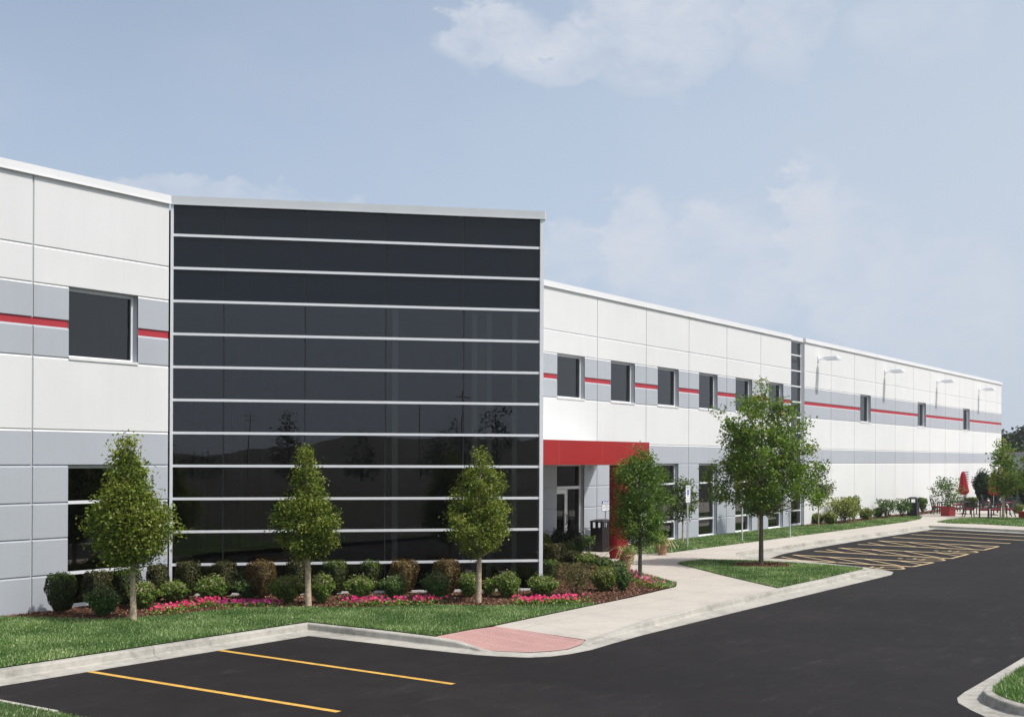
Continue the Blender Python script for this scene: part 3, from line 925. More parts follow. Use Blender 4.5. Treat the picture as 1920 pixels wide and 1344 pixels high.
def grass(name, polys, n, hgt, wid, seed, label, z=0.012, clip=None, holes=(), zfun=None):
    """many single blades in one object: nobody could count them"""
    rng = np.random.default_rng(seed)
    global RNG
    RNG = rng
    P = np.vstack([scatter(pl, int(k), rng, clip) for pl, k in zip(polys, n)])
    for hx, hy, hr in holes:
        P = P[(P[:, 0] - hx) ** 2 + (P[:, 1] - hy) ** 2 > hr * hr]
    m = len(P)
    patch = 0.5 + 0.5 * np.sin(P[:, 0] * 1.9 + 1.3 * np.sin(P[:, 1] * 1.4)) * np.cos(P[:, 1] * 2.3 + np.sin(P[:, 0] * 2.7))
    hgt_ = hgt * (0.55 + 0.6 * rng.random(m)) * (0.85 + 0.3 * patch)
    th = rng.random(m) * 6.28
    side = np.stack([np.cos(th), np.sin(th), np.zeros(m)], 1) * (wid * (0.6 + 0.8 * rng.random(m)))[:, None] / 2
    tip = rng.normal(size=(m, 3)) * 0.45; tip[:, 2] = 1.0
    tip *= hgt_[:, None] / np.linalg.norm(tip, axis=1)[:, None]
    zb = np.full(m, z) if zfun is None else zfun(P[:, 0], P[:, 1])
    B = np.stack([P[:, 0], P[:, 1], zb], 1)
    V = np.empty((m, 4, 3), np.float32)
    V[:, 0] = B - side; V[:, 1] = B + side; V[:, 2] = B + tip * 1.0 + side * 0.25; V[:, 3] = B + tip - side * 0.25
    tint = np.clip(0.20 + 0.34 * patch + rng.normal(size=m) * 0.17, 0, 0.85)
    k = rng.random(m) < 0.15 * (0.25 + patch)
    tint[k] = 1.0
    me = quads(name, V.reshape(-1, 3), m, L_GRASS, tint)
    o = link(bpy.data.objects.new(name, me))
    return tag(o, label, 'grass', None, 'stuff')


grass('grass', [LAWN1, WEDGE], [235000, 7000], 0.052, 0.013, 11, 'mown green lawn between the front parking bay kerb and the mulch bed', clip=((9.5, 13), (33, 23)))
grass('grass', [ISLAND], [60000], 0.055, 0.018, 12, 'mown green grass on the kerbed island under the broad tree', holes=[(36.22, 15.31, 0.9)])
grass('grass', [LAWN2], [90000], 0.065, 0.026, 13, 'mown green grass strip between the walk and the building')
grass('grass', [PATIOG], [16000], 0.07, 0.035, 14, 'mown green grass in front of the patio')
grass('grass', [ILB], [60000], 0.06, 0.010, 15, 'bright green grass on the rounded kerbed island at the lower right', z=0.004, clip=((15.5, 0.5), (27, 5)))


def bermz(x, y):
    d = np.clip(np.minimum(9.92 - x, 16.5 - y), 0, 9) / 9
    return 1.62 * d * d * (3 - 2 * d)


grass('grass', [[(6, 9), (9.9, 9), (9.9, 16.48), (6, 16.48)]], [65000], 0.045, 0.012, 16, 'green grass at the edge of the berm at the lower left', zfun=bermz)


def chips(name, poly, n, size, seed, label, clip=None):
    rng = np.random.default_rng(seed)
    global RNG
    RNG = rng
    P = scatter(poly, n, rng, clip)
    C = np.stack([P[:, 0], P[:, 1], 0.022 + 0.022 * rng.random(n)], 1)
    nrm = rng.normal(size=(n, 3)) * 0.5 + np.array([0, 0, 1])
    o = cards(name, C, size * (0.5 + rng.random(n)), L_BARKCHIP, None, rng.random(n) ** 1.5, aspect=0.35, fold=0.03, normals=nrm)
    return tag(o, label, 'mulch', None, 'stuff')


chips('mulch', MULCH, 90000, 0.055, 21, 'brown bark mulch in the planting bed in front of the dark glass')
chips('mulch', BED2, 22000, 0.09, 22, 'brown bark mulch in the bed along the far white wall')
th_ = np.linspace(0, 6.283, 25)[:-1]
RING = [(36.22 + 0.95 * math.cos(t), 15.31 + 0.85 * math.sin(t)) for t in th_]
sheet('mulch_base', RING, 0.018, M_MULCHBASE)
chips('mulch', RING, 6000, 0.06, 23, 'ring of brown bark mulch round the broad tree on the island')

# painted lines
LZ = -0.146


def stripe(mb, a, b, w=0.10, z=LZ):
    a, b = Vector((a[0], a[1], 0)), Vector((b[0], b[1], 0))
    d = (b - a).normalized(); s = Vector((-d.y, d.x, 0)) * w / 2
    mb.face([(a - s).to_tuple()[:2] + (z,), (b - s).to_tuple()[:2] + (z,), (b + s).to_tuple()[:2] + (z,), (a + s).to_tuple()[:2] + (z,)])


def marking(segs, m, name='parking_line', w=0.10):
    mb = MB()
    for i, (a, b) in enumerate(segs): stripe(mb, a, b, w, LZ + 0.0004 * i)
    o = mb.build(name, m)
    for p in o.data.polygons:
        if p.normal.z < 0: p.flip()
    return tag(o, kind='structure')


for a, b in (((400, 1217), (850, 1282)), ((165, 1258), (635, 1334))):
    marking([(G(*a, -.15), G(*b, -.15))], M_YELLOW, w=0.115)
for a, b in (((1732.7, 995.9), (1925, 1005.9)), ((1707.9, 1001.6), (1920, 1012.6)), ((1674.2, 1006.9), (1894.7, 1018.6))):
    marking([(G(*a, -.15), G(*b, -.15))], M_PALEYELLOW, w=0.20)


def hatch(U0, U1, L0, L1, diag):
    q = [G(*p, -.15) for p in (U0, U1, L0, L1)]
    segs = [(q[0], q[1]), (q[2], q[3]), (q[1], q[3])]
    mixp = lambda a, b, t: G(a[0] + (b[0] - a[0]) * t, a[1] + (b[1] - a[1]) * t, -.15)
    for a, b in diag:
        A = mixp(U0, U1, a) if a >= 0 else mixp(U0, L0, .5)
        B = mixp(L0, L1, b) if b <= 1 else mixp(U1, L1, .5)
        segs.append((A, B))
    marking(segs[:2], M_PALEYELLOW, 'access_aisle_marking', 0.20)
    marking(segs[2:3], M_PALEYELLOW, 'access_aisle_marking', 0.10)
    marking(segs[3:], M_PALEYELLOW, 'access_aisle_marking', 0.085)


DG = [(-1, 0.22), (0.01, 0.475), (0.243, 0.71), (0.50, 0.925), (0.745, 2)]
hatch((1646.8, 1013.5), (1872.5, 1024.1), (1608.7, 1020.2), (1845.1, 1030.8), DG)
hatch((1572.4, 1026.9), (1815.9, 1038.4), (1527.4, 1033.0), (1783.1, 1046.8), DG)
hatch((1486.8, 1040.1), (1750.4, 1054.4), (1444.0, 1047.0), (1710.5, 1062.2), DG)


def isa(pxc, pyc, L_px):
    """painted wheelchair symbol on the stall floor"""
    cx, cy = G(pxc, pyc, -.15)
    mb = MB()
    k = 1.3
    def st(pts, w=0.08):
        for i in range(len(pts) - 1):
            a = (cx + pts[i][0] * k, cy + pts[i][1] * k); b = (cx + pts[i + 1][0] * k, cy + pts[i + 1][1] * k)
            stripe(mb, a, b, w, LZ + 0.0003 * len(mb.f))
    # figure upright reads from the aisle (-y is its foot)
    st([(-.18, .62), (-.02, .62)], 0.16)
    st([(-.1, .48), (-.08, .05), (.24, .05), (.38, -.38), (.5, -.34)])
    st([(-.1, .28), (.18, .28)], 0.09)
    arc = [(-.05 + .34 * math.cos(t), -.18 + .34 * math.sin(t)) for t in np.linspace(2.2, 5.9, 11)]
    st(arc, 0.10)
    o = mb.build('accessible_symbol', M_PALEYELLOW)
    for p in o.data.polygons:
        if p.normal.z < 0: p.flip()
    tag(o, kind='structure')


isa(1798, 1033.6, 0); isa(1734, 1048.4, 0); isa(1655, 1064.0, 0)

# ------------------------------------------------------------------ the building
YW = 23.0
ZB, ZF, ZE, ZD, ZR0, ZR1, ZC, ZJ, ZT, ZT2 = 0.0, 3.11, 3.87, 5.416, 6.06, 6.22, 6.957, 7.74, 9.20, 9.40
ZG1, ZG2, ZG3 = 0.775, 1.55, 2.31
bld = empty('office_warehouse', (40, YW, 0), 0, 'long white and grey precast building with a dark angled glass corner', 'building')


def bpart(mb, name, mats, parent=None, **k):
    """build in site coordinates and hang under the building (or one of its parts)"""
    o = mb.build(name, mats, None, **k)
    o.parent = parent if parent is not None else bld
    o.matrix_parent_inverse = Matrix.Translation((-40, -YW, 0))
    if parent is not None and parent is not bld:
        o.matrix_parent_inverse = Matrix.Identity(4)
    return o


W_, GY, RD, JT = 0, 1, 2, 3
wall = MB()


def cells(xs, rows, openings, joints):
    """precast skin: every cell is a slab with chamfered horizontal edges; xs: panel joints"""
    for i in range(len(xs) - 1):
        for (z0, z1, c, cab, cbel) in rows:
            brk = [xs[i], xs[i + 1]]
            for (a, b, u, v) in openings:
                if u < z1 - 0.01 and v > z0 + 0.01:
                    for t in (a, b):
                        if xs[i] + 0.01 < t < xs[i + 1] - 0.01: brk.append(t)
            brk.sort()
            for k in range(len(brk) - 1):
                a, b = brk[k], brk[k + 1]
                mid, mz = (a + b) / 2, (z0 + z1) / 2
                if any(o[0] < mid < o[1] and o[2] < mz < o[3] for o in openings): continue
                ja = 0.015 if a in xs else 0.0; jb = 0.015 if b in xs else 0.0
                a2, b2 = a + ja, b - jb
                bt, bb, dp = 0.045, 0.014, 0.028
                if z1 >= ZT - 0.01: bt = 0.0
                if z0 <= 0.01: bb = 0.0
                s = len(wall.v)
                wall.v += [(a2, YW + dp, z0), (b2, YW + dp, z0), (b2, YW + dp, z1), (a2, YW + dp, z1),
                           (a2 + (0.008 if ja else 0), YW, z0 + bb), (b2 - (0.008 if jb else 0), YW, z0 + bb), (b2 - (0.008 if jb else 0), YW, z1 - bt), (a2 + (0.008 if ja else 0), YW, z1 - bt)]
                mtop = W_ if cab == W_ else c
                for q, m in (((4, 5, 6, 7), c), ((0, 1, 5, 4), cbel if cbel is not None and c != W_ and cbel == W_ and False else c), ((7, 6, 2, 3), mtop), ((0, 4, 7, 3), c), ((5, 1, 2, 6), c)):
                    wall.f.append(tuple(s + t for t in q)); wall.m.append(m)


def backing(x0, x1, openings, zt=ZT):
    """the concrete behind the skin, cut round the openings; its front shows only in the joints"""
    xs = sorted({x0, x1, *[o[0] for o in openings], *[o[1] for o in openings]})
    zs = sorted({-0.3, zt, *[max(-.3, o[2]) for o in openings], *[o[3] for o in openings]})
    zs2 = sorted(set(zs + [ZR0 - .001, ZR1 + .001]))
    Yb = YW + 0.028 + 0.0015
    op = lambda x, z: any(o[0] < x < o[1] and o[2] < z < o[3] for o in openings)
    for i in range(len(xs) - 1):
        for j in range(len(zs2) - 1):
            a, b, u, v = xs[i], xs[i + 1], zs2[j], zs2[j + 1]
            if op((a + b) / 2, (u + v) / 2): continue
            wall.face([(a, Yb, u), (b, Yb, u), (b, Yb, v), (a, Yb, v)], RD if abs(u - ZR0) < .01 else JT)
            wall.face([(a, YW + .30, v), (b, YW + .30, v), (b, YW + .30, u), (a, YW + .30, u)], W_)
    for (a, b, u, v) in openings:  # reveals
        c = GY
        y0, y1 = YW, YW + .30
        wall.face([(a, y0, u), (a, y0, v), (a, y1, v), (a, y1, u)], c)
        wall.face([(b, y0, v), (b, y0, u), (b, y1, u), (b, y1, v)], c)
        wall.face([(a, y0, v), (b, y0, v), (b, y1, v), (a, y1, v)], c)
        wall.face([(a, y0, u), (a, y1, u), (b, y1, u), (b, y0, u)], c)


def rows(lower_gray):
    r = []
    if lower_gray:
        r += [(-0.3, ZG1, GY, GY, None), (ZG1, ZG2, GY, GY, None), (ZG2, ZG3, GY, GY, None), (ZG3, ZF, GY, GY, None)]
    else:
        r += [(-0.3, ZF, W_, GY, None)]
    r += [(ZF, ZE, GY, W_, None), (ZE, ZD, W_, GY, W_), (ZD, ZR0, GY, GY, None), (ZR1, ZC, GY, W_, None), (ZC, ZJ, W_, W_, None), (ZJ, ZT, W_, W_, None)]
    return r


# openings (x0, x1, z0, z1)
XL = [12.22 - 3.66 * k for k in range(14)][::-1] + [15.88, 19.50]
OPL = []
for k in range(8):
    OPL += [(16.76 - 3.66 * 2 * k, 18.60 - 3.66 * 2 * k, ZD, ZC), (16.76 - 3.66 * 2 * k, 18.60 - 3.66 * 2 * k, 0.02, ZF)]
OPL = [o for o in OPL if o[0] > XL[0]]
cells(XL, rows(True), OPL, True); backing(XL[0], 19.50, OPL)
XM = [31.85, 35.54, 39.29, 43.06, 46.81, 50.56, 54.32, 58.07]
WX = [(36.54, 38.39), (40.29, 42.14), (44.03, 45.87), (47.77, 49.60), (51.50, 53.33), (55.24, 57.07)]
OPM = [(a, b, ZD, ZC) for a, b in WX] + [(a, b, 0.02, ZF) for a, b in WX]
cells(XM, rows(True), OPM, True); backing(31.85, 58.07, OPM)
XR = [59.83, 63.66, 67.33, 71.0, 74.66, 78.32, 81.97, 85.61, 89.26, 92.92, 96.6, 100.1, 101.55]
WR = [(68.31, 70.10), (79.27, 81.06), (90.16, 91.93)]
OPR = [(a, b, ZD, ZC) for a, b in WR]
cells(XR, rows(False), OPR, True); backing(59.83, 101.55, OPR)
# end walls, back wall and roof
for (x, s) in ((101.55, 1), (XL[0], -1)):
    for (z0, z1, c) in ((-.3, ZF, W_), (ZF, ZE, GY), (ZE, ZD, W_), (ZD, ZC, GY), (ZC, ZT, W_)):
        p = [(x, YW + .0, z0), (x, 75, z0), (x, 75, z1), (x, YW + .0, z1)]
        wall.face(p if s > 0 else p[::-1], c)
wall.face([(XL[0], 75, -.3), (XL[0], 75, ZT), (101.55, 75, ZT), (101.55, 75, -.3)], W_)
# pier sides beside the glass strip
wall.face([(58.07, YW, -.3), (58.07, YW + .3, -.3), (58.07, YW + .3, ZT), (58.07, YW, ZT)], W_)
wall.face([(59.83, YW, ZT), (59.83, YW + .3, ZT), (59.83, YW + .3, -.3), (59.83, YW, -.3)], W_)
wall_ob = bpart(wall, 'wall', [M_WHITE, M_GRAY, M_RED, M_JOINT])

# glass corner geometry
GA, GB = Vector((19.56, 23.0, 0)), Vector((25.84, 16.72, 0))
GD = (GB - GA).normalized(); GN = Vector((-GD.y, GD.x, 0)); GN = GN if GN.y < 0 else -GN   # outward, towards the lot
GC = Vector((32.12, 23.0, 0))
LEN = (GB - GA).length
rf = MB()
rf.face([(XL[0], YW + .25, 9.1), (101.5, YW + .25, 9.1), (101.5, 74.9, 9.1), (XL[0], 74.9, 9.1)])
rf.face([(GA.x, GA.y + .25, 9.1), (GB.x, GB.y + .1, 9.1), (GC.x, GC.y + .25, 9.1)])
bpart(rf, 'roof', M_ROOF)

# coping: metal cap with seams, in runs
def coping_run(a, b, out, mb, ext0=0.0, ext1=0.0, dy=0.055, th=0.32):
    a, b = Vector(a), Vector(b); d = (b - a).normalized(); L_ = (b - a).length
    n = max(1, int(round(L_ / 3.0)))
    M = Matrix(((d.x, -out.x, 0, a.x), (d.y, -out.y, 0, a.y), (0, 0, 1, 0), (0, 0, 0, 1)))
    for i in range(n):
        s0 = -ext0 if i == 0 else L_ * i / n + 0.003
        s1 = L_ + ext1 if i == n - 1 else L_ * (i + 1) / n - 0.003
        o = dy + (0.0015 if i % 2 else 0); s1 = s1 + (0.004 if i < n - 1 else 0)
        mb.box(s0, s1, -o, th, ZT, ZT2, 0, M)
        mb.box(s0, s1, -o - 0.012, -o, ZT - 0.004, ZT + 0.022, 0, M)   # drip edge


for a_, b_, e0_, e1_, dy_ in (((XL[0], YW, 0), (19.50, YW, 0), .05, .02, .055), ((32.0, YW, 0), (58.05, YW, 0), 0, 0, .055), ((59.86, YW, 0), (101.55, YW, 0), 0, .06, .055), ((58.06, YW + .1, 0), (59.85, YW + .1, 0), 0, 0, .02)):
    cp = MB(); coping_run(a_, b_, Vector((0, -1, 0)), cp, e0_, e1_, dy_); bpart(cp, 'coping', M_COPING)
cp = MB()
coping_run((101.55, YW + .3, 0), (101.55, 75, 0), Vector((1, 0, 0)), cp)
bpart(cp, 'coping', M_COPING)

# curtain wall
cw = empty('curtain_wall', (0, 0, 0)); cw.parent = bld; cw.matrix_parent_inverse = Matrix.Translation((-40, -YW, 0))
MCW = Matrix(((GD.x, -GN.x, 0, GA.x), (GD.y, -GN.y, 0, GA.y), (0, 0, 1, 0), (0, 0, 0, 1)))  # local: x along glass, y into the building
MUL = [8.52 - 0.772 * k for k in range(11)]
BW = 0.060  # height of a horizontal cap


def sub(mb, name, m, par, **k):
    o = mb.build(name, m, par, **k)
    return o


for z in MUL:
    mb = MB(); mb.box(0.035, LEN - 0.05, -0.040, -0.004, z - BW, z, 0, MCW)
    sub(mb, 'mullion', M_ALU, cw)
mb = MB(); mb.box(0.035, LEN - 0.05, -0.058, 0.10, -0.02, 0.085, 0, MCW); sub(mb, 'base_sill', M_SILL, cw)
mb = MB(); mb.box(-0.02, 0.045, -0.062, 0.10, -0.1, ZT, 0, MCW); sub(mb, 'jamb', M_ALU, cw)
mb = MB(); mb.box(LEN - 0.06, LEN + 0.03, -0.062, 0.10, -0.1, ZT, 0, MCW); sub(mb, 'jamb', M_ALU, cw)
VJ = [0.0, 1.20, 3.095, 5.02, 6.925, LEN - .03]
zz = [0.08] + [z for z in MUL[::-1]] + [ZT]
van, spn, gk = MB(), MB(), MB()
for j in range(len(zz) - 1):
    z0, z1 = zz[j] - (0.0 if j == 0 else 0.02), zz[j + 1] - BW + 0.02 if j < len(zz) - 2 else ZT
    for i in range(len(VJ) - 1):
        a, b = VJ[i] + 0.014, VJ[i + 1] - 0.014
        tgt = spn if zz[j] > 6.9 else van
        tgt.box(a, b, 0.0 + 0.0007 * ((i + j) % 3), 0.022, z0, z1, 0, MCW) if tgt is spn else tgt.face([tuple(MCW @ Vector(p)) for p in ((a, 0.001, z0), (b, 0.001, z0), (b, 0.001, z1), (a, 0.001, z1))])
for i in range(1, len(VJ) - 1):
    gk.box(VJ[i] - 0.028, VJ[i] + 0.028, 0.026, 0.10, 0.08, 6.95, 0, MCW)
    gk.box(VJ[i] - 0.0135, VJ[i] + 0.0135, 0.010, 0.026, 0.08, ZT, 0, MCW)
sub(van, 'vision_glass', M_GLASS, cw); sub(spn, 'spandrel_glass', M_SPANDREL, cw); sub(gk, 'glazing_joint', M_BLACKMETAL, cw)
mb = MB()
for z in MUL[3:]:
    mb.box(0.04, LEN - .05, 0.012, 0.09, z - 0.07, z - 0.01, 0, MCW)
sub(mb, 'inner_rail', M_ALU2, cw)
cp = MB()
coping_run(tuple(GA), tuple(GB), GN, cp, 0.0, 0.05, 0.085)
sub(cp, 'coping', M_ALU2, cw)
# return side of the corner (faces the entrance), metal panels
rt = MB()
d2 = (GC - GB).normalized(); n2 = Vector((d2.y, -d2.x, 0))
MR = Matrix(((d2.x, -n2.x, 0, GB.x), (d2.y, -n2.y, 0, GB.y), (0, 0, 1, 0), (0, 0, 0, 1)))
for j, z in enumerate([-.1] + MUL[::-1]):
    z1 = ([-.1] + MUL[::-1] + [ZT])[j + 1]
    rt.box(0.035, (GC - GB).length, 0.02, 0.10, z + .004, z1 - .004, 0, MR)
sub(rt, 'side_panel', M_ALU2, cw)
cp = MB(); coping_run(tuple(GB), tuple(GC), n2, cp, 0.045, 0.0, 0.083); sub(cp, 'coping', M_COPING, cw)


# windows of the precast wall
def window(x0, x1, z0, z1, bars=(), sill=True, m_glass=None, name='window', spand=None):
    w = empty(name, (0, 0, 0)); w.parent = bld; w.matrix_parent_inverse = Matrix.Translation((-40, -YW, 0))
    y0, y1 = YW + 0.155, YW + 0.235
    fw = 0.07
    mb = MB()
    mb.box(x0 + .004, x0 + fw, y0, y1, z0, z1); mb.box(x1 - fw, x1 - .004, y0, y1, z0, z1)
    mb.box(x0 + fw, x1 - fw, y0 + .002, y1, z1 - fw, z1 - .004); mb.box(x0 + fw, x1 - fw, y0 + .002, y1, z0 + .004, z0 + fw)
    for b in bars: mb.box(x0 + fw, x1 - fw, y0 + .003, y1, b - .05, b + .02)
    sub(mb, 'frame', M_ALU, w)
    mb = MB(); mb.face([(x0 + fw, y0 + .03, z0 + fw), (x1 - fw, y0 + .03, z0 + fw), (x1 - fw, y0 + .03, z1 - fw), (x0 + fw, y0 + .03, z1 - fw)])
    sub(mb, 'pane', m_glass or M_GLASS, w)
    if sill:
        mb = MB(); mb.box(x0 + .003, x1 - .003, YW - .022, y0 - .001, z0 - .035, z0 + .022); sub(mb, 'sill', M_SILL, w)
    return w


for (a, b, u, v) in OPL + OPM + OPR:
    if u > 5: window(a, b, u, v)
    elif not (36.5 < a < 36.6): window(a, b, u, v, bars=(ZG1, ZG3))
# tall glass strip
w = window(58.09, 59.81, 0.02, ZT, bars=(), sill=False, name='tall_window')
mb = MB()
for z in MUL: mb.box(58.16, 59.74, YW + .150, YW + .23, z - .06, z)
mb.box(58.16, 59.74, YW + .150, YW + .23, .05, .12)
sub(mb, 'mullion', M_ALU, w)
mb = MB(); mb.box(58.16, 59.74, YW + .25, YW + .28, 6.95, ZT - .02); sub(mb, 'spandrel_panel', M_DARK, w)

# entrance: door leaf, sidelight, transom
dr = empty('entrance_door', (0, 0, 0)); dr.parent = bld; dr.matrix_parent_inverse = Matrix.Translation((-40, -YW, 0))
x0, x1, y0, y1 = 36.54, 38.39, YW + .155, YW + .235
mb = MB()
mb.box(x0 + .004, x0 + .05, y0, y1, 0, ZF - .004); mb.box(x1 - .06, x1 - .004, y0, y1, 0, ZF - .004); mb.box(x0 + .05, x1 - .06, y0 + .002, y1, ZF - .07, ZF - .004)
mb.box(x0 + .05, x1 - .06, y0 + .002, y1, 2.22, 2.32); mb.box(37.42, 37.49, y0 + .001, y1, 0, 2.22); mb.box(37.49, x1 - .06, y0 + .003, y1, 0.0, 0.10)
sub(mb, 'frame', M_ALU, dr)
mb = MB()
mb.box(x0 + .055, x0 + .13, y0 + .01, y1 - .01, .01, 2.21); mb.box(37.33, 37.415, y0 + .01, y1 - .01, .01, 2.21)
mb.box(x0 + .13, 37.33, y0 + .012, y1 - .01, 2.06, 2.21); mb.box(x0 + .13, 37.33, y0 + .012, y1 - .01, .01, .22)
lf = sub(mb, 'leaf', M_WHITEPL, dr)
mb = MB(); mb.tube([(37.37, y0 + .02, .95), (37.37, y0 - .05, 1.0), (37.37, y0 - .05, 1.30), (37.37, y0 + .02, 1.35)], [.014] * 4, 8); sub(mb, 'handle', M_BLACKMETAL, dr)
mb = MB()
mb.face([(x0 + .13, y0 + .04, .22), (37.33, y0 + .04, .22), (37.33, y0 + .04, 2.06), (x0 + .13, y0 + .04, 2.06)])
mb.face([(37.49, y0 + .04, .1), (x1 - .06, y0 + .04, .1), (x1 - .06, y0 + .04, 2.22), (37.49, y0 + .04, 2.22)])
mb.face([(x0 + .05, y0 + .04, 2.32), (x1 - .06, y0 + .04, 2.32), (x1 - .06, y0 + .04, ZF - .07), (x0 + .05, y0 + .04, ZF - .07)])
sub(mb, 'pane', M_DOORGLASS, dr)

# entrance canopy and its round column
cn = MB()
cy0, cx1 = 18.5, 34.86
poly = [(27.75, cy0), (cx1, cy0), (cx1 + 4.45, 22.97), (32.22, 22.97)]
cn.prism(poly, 3.12, 3.815, 0, 1)
can = bpart(cn, 'canopy', [M_REDMETAL, M_ROOF])
for x in (29.495, 31.90, 34.28):
    sm = MB(); sm.box(x - .008, x + .008, cy0 - .003, cy0 + .01, 3.122, 3.813)
    sm.build('panel_seam', M_REDSEAM, can)
sm = MB(); sm.prism([(p[0] + (.06 if p[0] < 33 else -.08), p[1] + (.06 if p[1] < 20 else -.05)) for p in poly], 3.105, 3.118)
o = sm.build('soffit', M_WHITEPL, can)
cl = MB(); cl.lathe([(0.30, 0.0), (0.30, .12), (.32, .125), (.32, 3.115)], 40, 0, 36.12, 20.30)
bpart(cl, 'column', M_REDMETAL, smooth=False)

# interior: floor slab, upper floor, back wall, ceiling, columns
it = MB()
it.face([(XL[0] + .1, YW + .32, .01), (101.4, YW + .32, .01), (101.4, 34, .01), (XL[0] + .1, 34, .01)], 0)
it.face([(GA.x, GA.y + .31, .012), (GB.x, GB.y + .2, .012), (GC.x, GC.y + .31, .012)], 0)
it.face([(XL[0] + .1, 34, 0), (101.4, 34, 0), (101.4, 34, 7.7), (XL[0] + .1, 34, 7.7)], 1)
it.face([(XL[0] + .1, YW + .32, 7.7), (XL[0] + .1, 34, 7.7), (101.4, 34, 7.7), (101.4, YW + .32, 7.7)], 2)
it.face([(GA.x + .2, GA.y + .31, 6.93), (GC.x, GC.y + .31, 6.93), (GB.x, GB.y + .3, 6.93)], 2)
it.box(XL[0] + .1, 18.9, YW + .33, 33.9, 4.15, 4.55, 1); it.box(33.2, 101.4, YW + .33, 33.9, 4.15, 4.55, 1)
it.box(18.9, 19.0, YW + .5, 33.9, 0, 7.7, 1); it.box(33.1, 33.2, YW + .5, 33.9, 0, 7.7, 1)
for x in (44.0 + 0.1, 51.9, 59.9, 67.2, 78.4, 89.3): it.box(x - .08, x + .08, YW + .35, 33.9, 0, 7.6, 1)
it.face([(GB.x + .35, GB.y + .25, 0), (GC.x - .1, GC.y - .2, 0), (GC.x - .1, GC.y - .2, 6.9), (GB.x + .35, GB.y + .25, 6.9)], 1)
# a mezzanine gallery and solid strips, pale to imitate daylit windows at the lobby back
for x in (26.3, 28.1, 29.9, 31.7): it.box(x, x + .25, 33.6, 33.95, 0.02, 7.6, 2)
it.box(19.0, 33.1, 31.2, 33.9, 3.6, 3.95, 1)
bpart(it, 'interior', [M_DARK, M_INT, M_INTCEIL])
cl = MB()
p = MCW @ Vector((5.27, 0.24, 0)); cl.box(-.07, .07, -.07, .07, 0.02, 6.9, 0, Matrix.Translation(p) @ Matrix.Rotation(-math.pi / 4, 4, 'Z'))
bpart(cl, 'interior_column_or_fin', M_WHITEPL)
cl = MB()
p = MCW @ Vector((7.55, 1.6, 0)); cl.box(-.14, .14, -.14, .14, 0.02, 6.9, 0, Matrix.Translation(p))
bpart(cl, 'interior_column_or_fin', M_INTCEIL)
for lx, ly in ((7.25, .34), (7.62, .36), (8.25, 0.30)):  # added white fins that catch sun, imitating pale window shapes in the glass
    cl = MB(); p = MCW @ Vector((lx, ly, 0)); cl.box(-.06, .06, -.04, .04, 0.02, 6.9, 0, Matrix.Translation(p) @ Matrix.Rotation(-math.pi / 4, 4, 'Z'))
    bpart(cl, 'interior_column_or_fin', M_WHITEPL)
# louvre and wall cabinet near the patio
lv = empty('louvre', (0, 0, 0)); lv.parent = bld; lv.matrix_parent_inverse = Matrix.Translation((-40, -YW, 0))
mb = MB(); mb.box(90.35, 91.6, YW - .02, YW - .003, 1.15, 2.5); sub(mb, 'back_plate', M_BLACKMETAL, lv)
mb = MB()
for k in range(8):
    z = 1.17 + k * .168
    mb.box(90.38, 91.57, -.035, .0, 0, .085, 0, Matrix.Translation((0, YW - .024, z)))
sub(mb, 'blade', M_WHITEPL, lv)

# ------------------------------------------------------------------ things on the wall
def text_mesh(s, size, z_up=True, align='CENTER'):
    cu = bpy.data.curves.new('t', 'FONT'); cu.body = s; cu.size = size; cu.align_x = align; cu.align_y = 'CENTER'; cu.extrude = 0.0; cu.offset = size * 0.012
    tmp = bpy.data.objects.new('t', cu); link(tmp)
    dg = bpy.context.evaluated_depsgraph_get()
    me = bpy.data.meshes.new_from_object(tmp.evaluated_get(dg))
    bpy.data.objects.remove(tmp); bpy.data.curves.remove(cu)
    return me


WLBL = ['white arm wall light nearest the tall dark glass strip', 'white arm wall light between the two nearer slit windows',
        'white arm wall light third from the glass strip', 'white arm wall light nearest the far corner of the building']
for k, x in enumerate((61.74, 72.65, 83.60, 94.57)):
    t = empty('wall_light', (x, YW, 8.47), 0, WLBL[k], 'wall light', 'arm lights on the far white wall')
    mb = MB(); mb.box(-.10, .10, -.05, -.003, -.12, .14); mb.build('wall_plate', M_WHITEPL, t, bevel=.012)
    mb = MB(); mb.tube([(0, -.05, 0), (0, -.16, -.02), (0, -.30, .03)], [.035, .03, .03], 8); mb.build('arm', M_WHITEPL, t, smooth=True)
    hd = MB()
    # tapered flat head, wider at the front, lens below
    secs = [(-.26, .10, .06, -.02), (-.42, .20, .12, -.06), (-1.02, .22, .13, -.07), (-1.16, .17, .04, -.07)]
    b = 0
    for (yy, hw, zt, zb) in secs:
        hd.v += [(-hw, yy, zb), (hw, yy, zb), (hw * .8, yy, zt), (-hw * .8, yy, zt)]
    for i in range(3):
        s = i * 4
        for q in range(4):
            hd.f.append((s + q, s + (q + 1) % 4, s + 4 + (q + 1) % 4, s + 4 + q)); hd.m.append(0)
    hd.f.append((0, 3, 2, 1)); hd.m.append(0); hd.f.append((12, 13, 14, 15)); hd.m.append(0)
    h = hd.build('head', M_WHITEPL, t, bevel=.015)
    mb = MB(); mb.box(-.17, .17, -1.0, -.46, -.078, -.068); mb.build('lens', M_LENS, h)
    h.rotation_euler = (math.radians(0), 0, 0)
t = empty('security_camera', (38.85, YW, 3.0), 0, 'small pale security camera on the grey wall under the red canopy', 'security camera')
mb = MB(); mb.box(-.06, .06, -.05, -.003, -.06, .06); mb.build('mount', M_SILL, t, bevel=.01)
mb = MB(); mb.lathe([(.03, -.13), (.075, -.10), (.085, -.04), (.08, .03), (.03, .05)], 14, 0, 0, -.13); mb.build('dome', M_TERRA if False else M_SILL, t, smooth=True)

